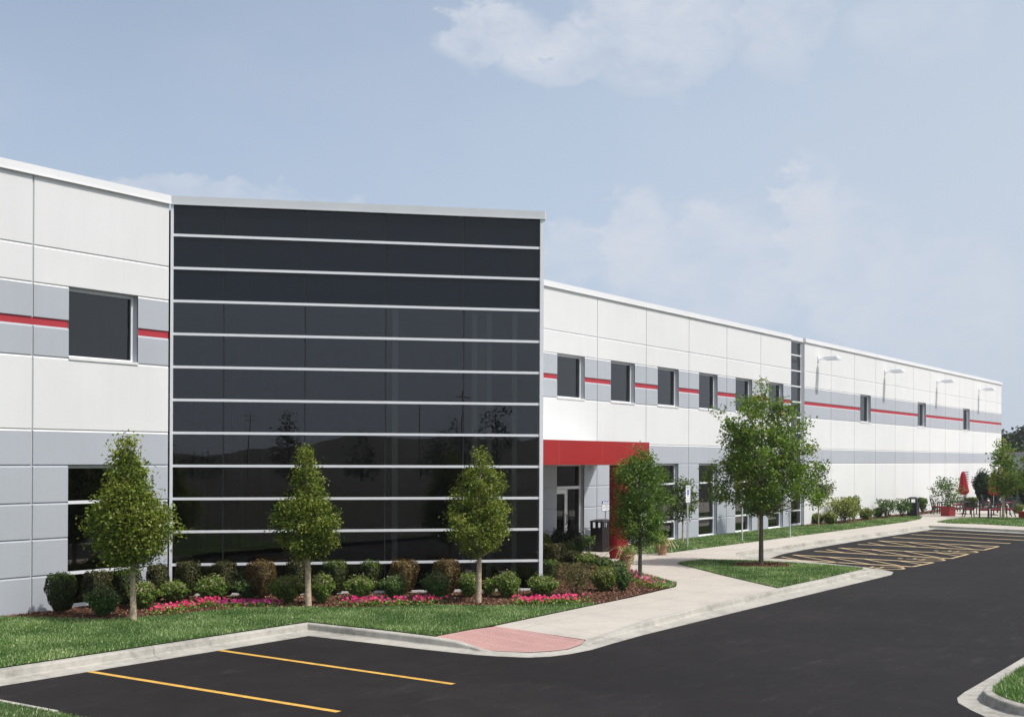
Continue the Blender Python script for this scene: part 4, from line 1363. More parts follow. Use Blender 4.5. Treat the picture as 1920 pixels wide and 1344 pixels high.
# ------------------------------------------------------------------ street furniture near the entrance
def bin_(px, py, w, h, label, m, n_open=1, dome=.06, z=0, rz=0.0, name='litter_bin'):
    x, y = G(px, py); t = empty(name, (x, y, z), rz, label, 'litter bin')
    r = w / 2
    mb = MB()
    mb.box(-r, r, -r, r, 0.02, h * .70)
    mb.box(-r + .02, r - .02, -r + .02, r - .02, 0.0, .03)
    mb.box(-r - .008, r + .008, -r - .008, r + .008, h * .70, h * .735)
    mb.build('body', m, t, bevel=.012)
    mb = MB()
    zt0, zt1 = h * .735, h * .93
    ncol = n_open + 1
    pw = w * 0.16
    for k in range(ncol):
        c = -r + pw / 2 + (w - pw) * k / (ncol - 1)
        for s in (-1, 1):
            mb.box(c - pw / 2, c + pw / 2, s * (r - .02) - .02, s * (r - .02) + .02, zt0, zt1)
            mb.box(s * (r - .02) - .0195, s * (r - .02) + .0195, c - pw / 2 + .001, c + pw / 2 - .001, zt0 + .001, zt1 - .001)
    mb.box(-r - .004, r + .004, -r - .004, r + .004, zt1 - .012, zt1 - .001)
    mb.build('hood_frame', m, t)
    mb = MB()
    b = [(-r - .015, -r - .015, zt1), (r + .015, -r - .015, zt1), (r + .015, r + .015, zt1), (-r - .015, r + .015, zt1)]
    c = [(p[0], p[1], zt1 + .03) for p in b]; d = [(p[0] * .45, p[1] * .45, zt1 + .03 + dome) for p in b]
    mb.v += b + c + d
    for s in (0, 4):
        for q in range(4): mb.f.append((s + q, s + (q + 1) % 4, s + 4 + (q + 1) % 4, s + 4 + q)); mb.m.append(0)
    mb.f.append((3, 2, 1, 0)); mb.m.append(0); mb.f.append((8, 9, 10, 11)); mb.m.append(0)
    mb.build('lid', m, t, bevel=.008)
    return t


bin_(1129.5, 1033.0, 0.62, 1.13, 'dark brown square litter bin with open sides beside the red column', M_BROWNSTEEL, 2, rz=math.radians(-16))
bin_(1712.3, 968.2, 0.56, 1.12, 'black domed litter bin at the end of the shrubs along the far white wall', M_BLACKMETAL, 1, 0.08)


def post_sign(px, py, zlo, zhi, label, full=True, w=.305):
    x, y = G(px, py)
    t = empty('parking_sign', (x, y, 0), math.radians(-6), label, 'sign', 'accessible parking signs on posts')
    mb = MB()
    mb.box(-.03, .03, -.004, .004, -.1, zhi - .02); mb.box(-.03, -.022, .004, .03, -.1, zhi - .02); mb.box(.022, .03, .004, .03, -.1, zhi - .02)
    mb.build('post', M_GALV, t)
    zb = zhi - .457
    mb = MB(); mb.box(-w / 2, w / 2, -.010, -.006, zb, zhi); pl = mb.build('sign_plate', M_WHITEPL, t)
    mb = MB(); mb.box(-w / 2, w / 2, -.010, -.006, zb - .165, zb - .012); pl2 = mb.build('fine_plate', M_WHITEPL, t)
    def put(s, size, z, m, par):
        me = text_mesh(s, size); me.materials.append(m)
        o = link(bpy.data.objects.new('lettering', me)); o.parent = par; o.location = (0, -.0125, z); o.rotation_euler = (math.pi / 2, 0, 0)
    put('RESERVED', .058, zhi - .055, M_SIGNGREEN, pl); put('PARKING', .058, zhi - .115, M_SIGNGREEN, pl)
    put('$250 FINE', .055, zb - .09, M_SIGNGREEN, pl2)
    mb = MB(); mb.box(-.075, .075, -.0125, -.0115, zb + .105, zb + .29); sq = mb.build('accessible_emblem', M_SIGNBLUE, pl)
    mb = MB()
    def seg(a, b, wd):
        a, b = Vector((a[0], 0, a[1])), Vector((b[0], 0, b[1])); d = (b - a).normalized(); s = Vector((-d.z, 0, d.x)) * wd / 2
        yy = -.0135 - .0001 * len(mb.f)
        mb.face([(a.x - s.x, yy, a.z - s.z), (b.x - s.x, yy, b.z - s.z), (b.x + s.x, yy, b.z + s.z), (a.x + s.x, yy, a.z + s.z)])
    z0 = zb + .2
    seg((-.012, .066), (-.012, .046), .022); seg((-.012, .042), (-.008, -.004), .014); seg((-.008, -.0), (.026, -.0), .014); seg((.024, 0), (.042, -.05), .014); seg((-.01, .022), (.02, .022), .01)
    arc = [(-.006 + .036 * math.cos(a), -.028 + .036 * math.sin(a)) for a in np.linspace(2.1, 6.0, 9)]
    for i in range(8): seg(arc[i], arc[i + 1], .011)
    for i in range(len(mb.v)): mb.v[i] = (mb.v[i][0], mb.v[i][1], mb.v[i][2] + z0)
    mb.build('accessible_symbol', M_WHITEPL, pl)
    mb = MB(); mb.box(-.05, .05, -.0125, -.0115, zb + .052, zb + .062)
    mb.v += [(-.07, -.012, zb + .057), (-.045, -.012, zb + .075), (-.045, -.012, zb + .039), (.07, -.012, zb + .057), (.045, -.012, zb + .039), (.045, -.012, zb + .075)]
    mb.f += [(8, 10, 9), (11, 13, 12)]; mb.m += [0, 0]
    mb.build('arrow', M_SIGNBLACK, pl)
    return t


s1 = scale_at(*G(1289.5, 1027))
post_sign(1289.5, 1027, 0, 2.32, 'reserved accessible parking sign on a post right of the slim sapling')
post_sign(1392, 1016.5, 0, 2.15, 'parking sign post left of the broad tree trunk, its plate hidden by leaves')
post_sign(1482, 1008, 0, 2.18, 'parking sign on a post right of the broad tree trunk, before the tall glass strip')


def visitor_sign():
    x, y = G(1135.2, 1033.0); y2 = 22.35; x2 = x * y2 / y
    t = empty('visitor_sign', (x2, y2, 0), math.radians(-12), 'small white and blue visitor notice on a post behind the brown bin', 'sign')
    mb = MB(); mb.tube([(0, 0, -.1), (0, 0, 1.62)], [.022, .022], 8); mb.build('post', M_GALV, t)
    zb, zt, hw = 1.42, 1.78, .235
    mb = MB(); mb.box(-hw, hw, -.034, -.028, zb, zt); pl = mb.build('sign_plate', M_SIGNBLUE, t)
    mb = MB(); mb.box(-hw + .012, hw - .012, -.0365, -.035, zb + .014, zt - .10); mb.build('sign_face', M_WHITEPL, pl)
    mb = MB(); mb.box(-hw + .06, hw - .06, -.0365, -.035, zt - .085, zt - .018); mb.build('header', M_WHITEPL, pl)
    for s, size, z, m in (('VISITORS', .062, zt - .052, M_SIGNBLUE), ('CONTRACTORS AND', .042, zt - .125, M_SIGNBLACK), ('VENDORS', .042, zt - .17, M_SIGNBLACK), ('MUST REGISTER', .050, zt - .235, M_SIGNBLACK), ('AT OFFICE', .034, zt - .30, M_SIGNBLACK)):
        me = text_mesh(s, size); me.materials.append(m)
        o = link(bpy.data.objects.new('lettering', me)); o.parent = pl; o.location = (0, -.0378, z); o.rotation_euler = (math.pi / 2, 0, 0)


visitor_sign()


def pot(px, py, r, h, label, seed, drape=True):
    x, y = G(px, py); t = empty('flower_pot', (x, y, 0), 0, label, 'flower pot', 'terracotta pots by the entrance walk')
    mb = MB(); mb.lathe([(r * .62, 0), (r * .66, .03), (r * .95, h * .80), (r * .98, h * .86), (r * 1.1, h * .865), (r * 1.1, h), (r * .98, h), (r * .95, h * .93), (0.01, h * .93)], 24)
    mb.build('pot', M_TERRA, t, smooth=False)
    rng = np.random.default_rng(seed)
    global RNG
    RNG = rng
    n = 700
    P = rng.normal(size=(n, 3)) * np.array([r * .62, r * .62, .09]) + np.array([0, 0, h + .10])
    k = rng.random(n) < .35
    a = rng.random(n) * 6.28
    P[k, 0] = np.cos(a[k]) * r * 1.15; P[k, 1] = np.sin(a[k]) * r * 1.15; P[k, 2] = h - rng.random(k.sum()) * .28
    mi = np.zeros(n, int); q = rng.random(n); mi[q < .13] = 1; mi[(q > .13) & (q < .17)] = 2
    cards('foliage', P, .05 * (.6 + .8 * rng.random(n)), [L_SPIREA, L_WHITEP, L_PINK], t, None, aspect=.7, midx=mi)
    # arching straw blades
    V = []
    for k in range(26):
        a = rng.random() * 6.28; L_ = .45 + .5 * rng.random(); w = .007
        pts = []
        for q in np.linspace(0, 1, 7):
            pts.append(Vector((math.cos(a) * L_ * q, math.sin(a) * L_ * q, h + .05 + .95 * L_ * q - 1.15 * L_ * q * q)))
        sd = Vector((-math.sin(a), math.cos(a), 0)) * w
        for i in range(6):
            V += [pts[i] - sd, pts[i] + sd, pts[i + 1] + sd, pts[i + 1] - sd]
    me = quads('grass_plume', np.array([tuple(v) for v in V]), len(V) // 4, L_DRYGRASS)
    o = link(bpy.data.objects.new('grass_plume', me)); o.parent = t


pot(1174.5, 1067.5, .19, .46, 'tall pale terracotta pot with flowers and arching grass at the foot of the red column', 31)
pot(1241.5, 1039.5, .21, .36, 'wide pale terracotta pot with straw grass beside the lawn strip', 32)


# ------------------------------------------------------------------ trees
def prof_px(H, lst):
    return [(a, b) for a, b in lst]


pear = [(0.30, 0.30), (0.36, 0.72), (0.44, 0.90), (0.54, 0.93), (0.63, 0.80), (0.72, 0.58), (0.80, 0.40), (0.90, 0.24), (1.0, 0.05)]
def crown(prof, k):
    return [(a, b * k) for a, b in prof]


bx, by = G(250, 1165); s_ = scale_at(bx, by)
tree(bx, by, 340 / s_, crown([(.31, .2), (.35, .50), (.40, .75), (.485, .98), (.6, 1.0), (.66, .86), (.72, .60), (.78, .42), (.85, .34), (.92, .25), (.97, .13), (1.0, .04)], 61 / s_), 270, 92, .072, L_PEAR, M_BARKPALE,
     'young pear tree with a wide pointed crown in front of the left window', name='pear_tree', tr=.062, seed=3, clump=.125, lean=(-.02, 0.0), nbr=40, tintc=.45, asym=lambda f: (-.06, .05))
bx, by = G(578, 1138); s_ = scale_at(bx, by)
tree(bx, by, 297 / s_, crown([(.31, .2), (.36, .60), (.43, .88), (.52, 1.0), (.6, .95), (.65, .78), (.70, .52), (.8, .42), (.88, .30), (.95, .17), (1.0, .04)], 46 / s_), 240, 84, .058, L_PEAR, M_BARKPALE,
     'young pear tree with a spired crown before the middle of the dark glass', name='pear_tree', tr=.066, seed=4, clump=.095, nbr=36, tintc=.42, lean=(-.01, .01))
bx, by = G(897, 1132); s_ = scale_at(bx, by)
tree(bx, by, 288 / s_, crown([(0.32, .28), (0.38, .72), (0.45, .95), (0.54, 1.0), (0.62, .92), (0.72, .76), (0.82, .60), (0.91, .42), (1.0, .14)], 46 / s_), 250, 84, .054, L_PEAR, M_BARKPALE,
     'young pear tree with an egg shaped crown before the right end of the dark glass', name='pear_tree', tr=.062, seed=5, clump=.088, nbr=36, tintc=.45, lean=(.012, -.01))
bx, by = G(1200, 1090); s_ = scale_at(bx, by)
tree(bx, by, 252 / s_, crown([(0.27, .35), (0.32, .72), (0.40, .92), (0.52, .98), (0.64, 1.0), (0.75, .92), (0.84, .74), (0.92, .46), (1.0, .10)], 47 / s_), 290, 78, .062, L_PEARG, M_BARK,
     'bright green pear tree standing before the red canopy and column', name='pear_tree', tr=.056, seed=6, clump=.105, nbr=36, tintc=.45)
bx, by = G(1427, 1060); s_ = scale_at(bx, by)
tree(bx, by, 342 / s_, crown([(0.29, .42), (0.34, .80), (0.42, 1.0), (0.52, 1.0), (0.62, .95), (0.72, .84), (0.82, .72), (0.90, .50), (0.96, .30), (1.0, .08)], 92 / s_), 330, 60, .100, L_MAPLE, M_BARK,
     'broad maple tree with an open crown on the grass island', name='maple_tree', tr=.072, seed=9, clump=.135, inner=.12, nbr=70, tintc=.42, asym=lambda f: (.12, -.05), lean=(0, 0))
bx, by = G(1256.5 + 3, 1017); 
for (px, py, hpx, wpx, sd, lb) in ((1280, 1019, 127, 23, 41, 'slim sapling with sparse leaves left of the accessible parking sign'),
                                   (1422, 1004.5, 130, 22, 42, 'slim sapling half hidden behind the maple trunk'),
                                   (1534.6, 988.0, 119, 25, 43, 'slim sapling with thin trunk in front of the far white wall')):
    bx, by = G(px, py); s_ = scale_at(bx, by)
    tree(bx, by, hpx / s_, crown([(0.34, .3), (0.42, .8), (0.55, 1.0), (0.68, .92), (0.82, .66), (0.93, .45), (1.0, .2)], wpx / s_), 62, 30, .11, L_SAP, M_BARKPALE,
         lb, name='sapling', cat='young tree', tr=.036, seed=sd, clump=.13, inner=.1, nbr=26, tintc=.4, group='saplings on the lawn strip')
bx, by = G(1881, 972); s_ = scale_at(bx, by)
tree(bx, by, 150 / s_, crown([(0.30, .35), (0.38, .9), (0.5, 1.0), (0.6, .85), (0.7, .6), (0.82, .5), (0.92, .35), (1.0, .1)], 27 / s_), 130, 24, .16, L_MAPLE, M_BARKPALE,
     'young tree with pale trunk on the grass in front of the patio', name='young_tree', tr=.075, seed=44, clump=.20, inner=.2, nbr=30, tintc=.5)
bx, by = G(1944, 975); s_ = scale_at(bx, by)
tree(bx, by, 150 / s_, crown([(0.30, .35), (0.4, .9), (0.55, 1.0), (0.75, .8), (0.9, .45), (1.0, .1)], 34 / s_), 120, 24, .17, L_MAPLE, M_BARKPALE,
     'young tree at the right edge of the view beside the patio', name='young_tree', tr=.07, seed=45, clump=.22, inner=.2, nbr=30, tintc=.5)

# ------------------------------------------------------------------ shrubs
YG = 'clipped yews along the glass wall'
YEWS = [(115, 1152, 56, 72, 'yew', 'large dark clipped yew at the left end of the bed against the grey wall'),
        (184, 1141, 54, 66, 'olive', 'clipped yew under the left window, just right of the large dark yew'),
        (237, 1139, 52, 68, 'yew', 'dark clipped yew directly behind the leftmost pear tree trunk'),
        (295, 1129, 40, 66, 'olive', 'narrow brownish yew against the grey wall beside the glass corner'),
        (352, 1124, 46, 67, 'olive', 'olive clipped yew, first one before the dark glass'),
        (420, 1123, 46, 66, 'olive', 'olive clipped yew just left of the half browned one'),
        (490, 1124, 54, 68, 'brown', 'half browned clipped yew left of the second pear tree'),
        (560, 1119, 46, 63, 'olive', 'clipped yew partly behind the second pear tree trunk'),
        (628, 1117, 46, 61, 'yew', 'dark clipped yew just right of the second pear tree'),
        (694, 1114, 42, 59, 'yew', 'dark green clipped yew just left of the fully browned one'),
        (757, 1116, 52, 61, 'brown', 'fully browned tan clipped yew before the glass'),
        (836, 1118, 50, 64, 'brown', 'yellow brown clipped yew right of the fully browned one'),
        (900, 1106, 48, 54, 'yew', 'dark clipped yew behind the third pear tree trunk'),
        (966, 1104, 42, 49, 'yew', 'low dark clipped yew before the right end of the glass'),
        (1030, 1097, 38, 43, 'yew', 'dark clipped yew with bright top at the foot of the white corner post')]
for i, (px, py, w_, h_, k, lb) in enumerate(YEWS): shrub(px, py, w_, h_, k, lb, 100 + i, group=YG)
RG = 'rounded shrubs in the front row of the bed'
ROUND = [(193, 1157, 64, 55, 'blue', 'dark rounded shrub left of the leftmost pear tree trunk'),
         (268, 1143, 58, 50, 'green', 'rounded green shrub just right of the leftmost pear tree trunk'),
         (326, 1131, 54, 40, 'green', 'bright green rounded shrub behind the first pink flowers'),
         (400, 1131, 66, 49, 'green', 'rounded shrub with pale spent blooms above the end of the pink flowers'),
         (465, 1123, 54, 38, 'blue', 'low blue green shrub in front of the half browned yew'),
         (537, 1131, 66, 50, 'yellow', 'yellow green rounded shrub left of the second pear tree trunk'),
         (603, 1133, 50, 55, 'green', 'tall bright rounded shrub touching the second pear tree trunk'),
         (674, 1126, 54, 44, 'green', 'pale green rounded shrub before the dark yew left of the tan one'),
         (740, 1125, 52, 45, 'blue', 'blue green rounded shrub in front of the tan yew'),
         (817, 1125, 54, 50, 'blue', 'dense green rounded shrub in front of the yellow brown yew'),
         (879, 1121, 44, 45, 'green', 'rounded shrub left of the third pear tree trunk'),
         (917, 1117, 30, 31, 'green', 'small rounded shrub just right of the third pear tree trunk'),
         (951, 1122, 54, 47, 'green', 'rounded shrub with brownish blooms right of the third pear tree'),
         (1017, 1119, 62, 38, 'green', 'wide low green shrub at the right end of the glass wall'),
         (1077, 1117, 62, 58, 'twiggy', 'open twiggy shrub with dry blooms on a short stem'),
         (1133, 1110, 58, 46, 'yellow', 'wide light green shrub right of the twiggy one'),
         (1167, 1110, 36, 47, 'blue', 'dark green shrub beside the pale pink flowers')]
for i, (px, py, w_, h_, k, lb) in enumerate(ROUND): shrub(px, py, w_, h_, k, lb, 200 + i, group=RG)
EG = 'shrubs in the bed by the entrance'
ENT = [(1036, 1071, 44, 47, 'olive', 'olive yew just right of the white corner post'),
       (1068, 1062, 34, 26, 'olive', 'low olive yew in the middle of the entrance bed'),
       (1099, 1066, 38, 27, 'green', 'bright green low shrub in the middle of the entrance bed'),
       (1129, 1068, 32, 22, 'blue', 'dark low shrub right of the bright green one in the entrance bed'),
       (1158, 1076, 34, 23, 'blue', 'low green shrub beside the tall terracotta pot'),
       (1022, 1052, 22, 50, 'green', 'pale shrub showing right beside the white corner post'),
       (1047, 1047, 34, 50, 'dark', 'dark hedge shrub below the entrance door, nearest the glass corner'),
       (1074, 1040, 34, 46, 'dark', 'dark hedge shrub below the sidelight of the entrance door'),
       (1062, 1047, 30, 32, 'blue', 'grey green shrub in front of the dark hedge'),
       (1084, 1043, 26, 34, 'blue', 'grey green shrub left of the leggy one near the bin'),
       (1103, 1041, 22, 34, 'open', 'leggy open shrub just left of the brown bin')]
for i, (px, py, w_, h_, k, lb) in enumerate(ENT): shrub(px, py, w_ * 1.14, h_ * 1.04, k, lb, 300 + i, group=EG)
FG = 'shrubs along the far white wall'
FAR = [(1533, 983, 24, 20, 'green', 'low spiky shrub behind the far sapling trunk'),
       (1557, 984, 28, 22, 'spiky', 'low bright shrub just right of the far sapling trunk'),
       (1582, 981, 52, 46, 'varieg', 'large yellow variegated shrub before the far white wall'),
       (1601, 977, 24, 46, 'open', 'tall green shrub right behind the variegated one'),
       (1623, 975, 25, 21, 'spiky', 'small dense shrub right of the large variegated one'),
       (1646, 971, 22, 19, 'blue', 'small dark shrub before the leafy row'),
       (1662, 971, 36, 33, 'open', 'leafy shrub in the row left of the black bin'),
       (1692, 970, 30, 33, 'open', 'leafy shrub touching the black bin'),
       (1730, 961, 22, 26, 'open', 'small leafy shrub right of the black bin'),
       (1747, 957, 18, 10, 'spiky', 'low tuft at the edge of the patio paving')]
for i, (px, py, w_, h_, k, lb) in enumerate(FAR): shrub(px, py, w_, h_, k, lb, 400 + i, group=FG)
PG = 'shrubs behind the patio'
PAT = [(1821, 956, 28, 22, 'yew', 'low clipped hedge shrub behind the patio tables'),
       (1842, 951, 34, 66, 'dark', 'tall dark evergreen shrub behind the patio tables'),
       (1865, 953, 28, 58, 'dark', 'dark evergreen shrub behind the second red umbrella'),
       (1894, 951, 26, 54, 'dark', 'evergreen shrub left of the green utility cabinet'),
       (1921, 952, 24, 66, 'dark', 'tall evergreen shrub at the right edge behind the patio'),
       (1908, 962, 24, 16, 'spiky', 'low yellow green shrub in front of the green utility cabinet')]
for i, (px, py, w_, h_, k, lb) in enumerate(PAT): shrub(px, py, w_, h_, k, lb, 500 + i, group=PG)


# ------------------------------------------------------------------ flowers
def flowers(pts, n, label, seed, mats=(L_PINK,), hgt=.16):
    """band of petunias along a line of survey points"""
    rng = np.random.default_rng(seed)
    global RNG
    RNG = rng
    Q = [np.array(G(*p)) for p in pts]
    seg = rng.integers(0, len(Q) - 1, n); t = rng.random(n)
    A = np.array([Q[i] for i in seg]); B = np.array([Q[i + 1] for i in seg])
    P2 = A + (B - A) * t[:, None] + rng.normal(size=(n, 2)) * 0.13
    Cs, sz, mi, nr, tn = [], [], [], [], []
    for (x, y) in P2:
        h = hgt * (.45 + .7 * rng.random())
        for k in range(6):   # leaves below
            Cs.append((x + rng.normal() * .04, y + rng.normal() * .04, .03 + rng.random() * h * .75)); sz.append(.045); mi.append(1); nr.append(rng.normal(size=3) + [0, 0, .6]); tn.append(rng.random())
        if rng.random() < .58:
            nn_ = np.array([-.35, -.7, .6]) + rng.normal(size=3) * .35; nn_ /= np.linalg.norm(nn_)
            m = 2 if (len(mats) > 1 and rng.random() < .35) else 0
            for k in range(3):
                Cs.append((x, y, .03 + h + k * .002)); sz.append(.062 * (.8 + .4 * rng.random())); mi.append(m); nr.append(nn_ + rng.normal(size=3) * .12); tn.append(rng.random())
    o = cards('petunias', np.array(Cs), np.array(sz), [mats[0], L_SPIREA, mats[-1]], None, np.array(tn), aspect=.95, fold=.05, midx=mi, normals=np.array(nr))
    return tag(o, label, 'flowers', None, 'stuff')


flowers([(292, 1154), (330, 1146), (375, 1139), (410, 1136)], 200, 'hot pink petunias at the left in front of the bright green shrub', 61)
flowers([(416, 1139), (470, 1138), (520, 1137)], 170, 'magenta petunias between the first pink group and the second pear tree', 62, (L_MAGENTA,), .12)
flowers([(655, 1136), (700, 1136), (760, 1135), (822, 1133)], 250, 'pink and magenta petunias between the second and third pear trees', 63, (L_PINK, L_MAGENTA))
flowers([(968, 1135), (1020, 1134), (1085, 1131)], 220, 'pink petunias at the corner of the bed and the walk', 64)
flowers([(1180, 1081), (1192, 1092), (1212, 1100), (1236, 1104)], 170, 'pale pink petunias round the trunk of the bright green pear tree', 65, (L_PALEPINK, L_PINK), .2)


# ------------------------------------------------------------------ patio
def chair():
    t = empty('patio_chair', (0, 0, 0))
    for sx in (-1, 1):
        mb = MB(); mb.tube([(sx * .25, -.24, 0), (sx * .25, -.23, .42), (sx * .27, -.22, .64)], [.032] * 3, 6); mb.build('leg', M_BLACKMETAL, t)
        mb = MB(); mb.tube([(sx * .24, .32, 0), (sx * .24, .22, .22), (sx * .24, .22, .44)], [.032] * 3, 6); mb.build('leg', M_BLACKMETAL, t)
        mb = MB(); mb.box(sx * .27 - .03, sx * .27 + .03, -.25, .24, .635, .665); mb.build('armrest', M_BLACKMETAL, t)
    mb = MB(); mb.box(-.26, .26, -.25, .24, .39, .42); mb.build('seat_frame', M_BLACKMETAL, t)
    mb = MB(); mb.box(-.25, .25, -.26, .22, .42, .50); mb.build('cushion', M_CUSHION, t, bevel=.03)
    mb = MB()
    M = Matrix.Translation((0, .23, .42)) @ Matrix.Rotation(math.radians(-14), 4, 'X')
    mb.box(-.27, -.225, -.022, .022, 0, .56, 0, M); mb.box(.225, .27, -.022, .022, 0, .56, 0, M)
    for k in range(6): mb.box(-.225, .225, -.010, .010, .08 + k * .085, .125 + k * .085, 0, M)
    mb.build('backrest', M_BLACKMETAL, t)
    return t


def copy_tree(o, parent=None):
    c = o.copy(); sc.collection.objects.link(c)
    if parent is not None: c.parent = parent
    for ch in list(o.children): copy_tree(ch, c)
    return c


CH = [(1757, 963.5, 34, 'patio chair seen from the side at the left end of the first table'),
      (1797, 959.0, -105, 'patio chair behind the first table, right of the red planter'),
      (1816, 968.5, 30, 'patio chair turned to the second table, nearest the first umbrella'),
      (1845, 969.5, -72, 'patio chair with red cushion pulled up to the front of the second table'),
      (1867, 969.5, -78, 'patio chair with red cushion just left of the young tree trunk'),
      (1891, 968.5, -140, 'patio chair right of the young tree trunk'),
      (1851, 953.5, 22, 'slatted patio chair behind the second table, before the evergreen'),
      (1893, 954.5, -70, 'patio chair behind the second table, right of the second umbrella'),
      (1878, 961.0, -80, 'patio chair between the second table and the young tree')]
base = chair()
for i, (px, py, a, lb) in enumerate(CH):
    c = base if i == 0 else copy_tree(base)
    x, y = G(px, py); c.location = (x, y, 0); c.rotation_euler = (0, 0, math.radians(a))
    c['label'] = lb; c['category'] = 'chair'; c['group'] = 'patio chairs with red cushions'


def table():
    t = empty('patio_table', (0, 0, 0))
    mb = MB(); mb.box(-.95, .95, -.5, .5, .695, .745); mb.build('tabletop', M_BLACKMETAL, t, bevel=.01)
    for sx in (-1, 1):
        for sy in (-1, 1):
            mb = MB(); mb.tube([(sx * .88, sy * .43, 0), (sx * .85, sy * .42, .70)], [.035, .035], 6); mb.build('leg', M_BLACKMETAL, t)
    mb = MB(); mb.box(-.85, .85, -.02, .02, .27, .30); mb.box(-.85, -.82, -.42, .42, .27, .295); mb.box(.82, .85, -.42, .42, .27, .295); mb.build('stretcher', M_BLACKMETAL, t)
    return t


base = table()
for i, (px, py, a, lb) in enumerate(((1788, 962.5, -8, 'black patio table under the first red umbrella, behind the red planter'), (1862, 964.5, -14, 'black patio table under the second red umbrella'), (1884, 951.5, -10, 'black patio table farthest back, beyond the young tree'))):
    c = base if i == 0 else copy_tree(base)
    x, y = G(px, py); c.location = (x, y, 0); c.rotation_euler = (0, 0, math.radians(a) - YAW * .9)
    c['label'] = lb; c['category'] = 'table'; c['group'] = 'patio tables'


def umbrella(px, py, label):
    x, y = G(px, py)
    t = empty('closed_umbrella', (x, y, 0), .3, label, 'umbrella', 'closed red umbrellas')
    mb = MB(); mb.tube([(0, 0, 0), (0, 0, 2.62)], [.022, .018], 8); mb.build('pole', M_WHITEPL if False else M_GALV, t)
    mb = MB(); mb.lathe([(.26, 0), (.26, .03), (.10, .07), (.035, .10), (.035, .28), (.02, .29)], 16); mb.build('base', M_BLACKMETAL, t)
    mb = MB(); seg = 32
    prof = [(.03, 2.62), (.09, 2.58), (.145, 2.42), (.175, 2.10), (.225, 1.75), (.285, 1.45), (.27, 1.36), (.19, 1.27), (.12, 1.22), (.10, 1.20)]
    for r, z in prof:
        for k in range(seg):
            a = 6.2832 * k / seg
            q = 1 + .17 * math.cos(8 * a) * min(1, (2.6 - z) * 2) + .05 * math.cos(3 * a + z * 3)
            zz = z - (.03 * math.cos(8 * a) if z < 1.5 else 0)
            mb.v.append((r * q * math.cos(a), r * q * math.sin(a), zz))
    for i in range(len(prof) - 1):
        for k in range(seg):
            k2 = (k + 1) % seg; mb.f.append((i * seg + k, (i + 1) * seg + k, (i + 1) * seg + k2, i * seg + k2)); mb.m.append(0)
    mb.build('canopy', M_CLOTH, t, smooth=True)


umbrella(1806, 963.5, 'closed red umbrella rising from the first patio table, before the wall louvre')
umbrella(1863, 965.5, 'closed red umbrella behind the young tree, over the second patio table')


def planter(px, py, w, h, label, plant, seed):
    x, y = G(px, py)
    t = empty('red_planter', (x, y, 0), math.radians(-20), label, 'planter', 'red square planters on the patio')
    mb = MB(); r = w / 2
    mb.v += [(-r * .93, -r * .93, 0), (r * .93, -r * .93, 0), (r * .93, r * .93, 0), (-r * .93, r * .93, 0), (-r, -r, h), (r, -r, h), (r, r, h), (-r, r, h),
             (-r * .86, -r * .86, h), (r * .86, -r * .86, h), (r * .86, r * .86, h), (-r * .86, r * .86, h), (-r * .86, -r * .86, h - .06), (r * .86, -r * .86, h - .06), (r * .86, r * .86, h - .06), (-r * .86, r * .86, h - .06)]
    mb.f.append((3, 2, 1, 0)); mb.m.append(0)
    for s in (0, 4, 8):
        for q in range(4): mb.f.append((s + q, s + (q + 1) % 4, s + 4 + (q + 1) % 4, s + 4 + q)); mb.m.append(0)
    mb.f.append((12, 13, 14, 15)); mb.m.append(1)
    mb.build('tub', [M_REDGLAZE, M_MULCHBASE], t, bevel=.015)
    if plant:
        tree(x, y, plant[0], [(0.04, .15), (0.12, .62), (0.3, .9), (0.5, 1.0), (0.7, .78), (0.85, .6), (1.0, .15)], plant[1], 12, .125, L_SPIREAB, M_TWIG,
             'spreading multi stemmed shrub growing in the left red planter', cat='shrub', name='potted_shrub', tr=.018, seed=seed, clump=.12, z0=h - .05, nbr=70, inner=.05, trunk_top=.7)
    return t


planter(1777.5, 967.0, .64, .58, 'red square planter holding a spreading shrub at the left of the patio', (1.95, 105), 71)
planter(1921, 971.5, .5, .40, 'small red planter at the right edge of the patio', None, 72)


def cabinet(px, py, w, d, h, label, m, name, cat):
    x, y = G(px, py); t = empty(name, (x, y, 0), 0, label, cat)
    mb = MB(); mb.box(-w / 2, w / 2, -d / 2, d / 2, .08, h); mb.build('body', m, t, bevel=.02)
    mb = MB(); mb.box(-w / 2 - .04, w / 2 + .04, -d / 2 - .04, d / 2 + .04, 0, .079); mb.build('plinth', M_KERB, t)
    mb = MB(); mb.box(-w / 2 + .05, -.008, -d / 2 - .018, -d / 2 - .002, .14, h - .07); mb.build('door', m, t); mb = MB(); mb.box(.008, w / 2 - .05, -d / 2 - .018, -d / 2 - .002, .14, h - .07); mb.build('door', m, t)
    mb = MB(); mb.box(.03, .06, -d / 2 - .04, -d / 2 - .019, h * .5, h * .5 + .12); mb.build('handle', M_GALV, t)


cabinet(1908, 949, .75, .8, 1.55, 'dark green utility cabinet behind the right end of the patio', M_UTIL, 'utility_cabinet', 'utility cabinet')
cabinet(1826, 944, .9, .5, .95, 'pale grey service cabinet against the far white wall behind the patio', M_SILL, 'service_cabinet', 'service cabinet')

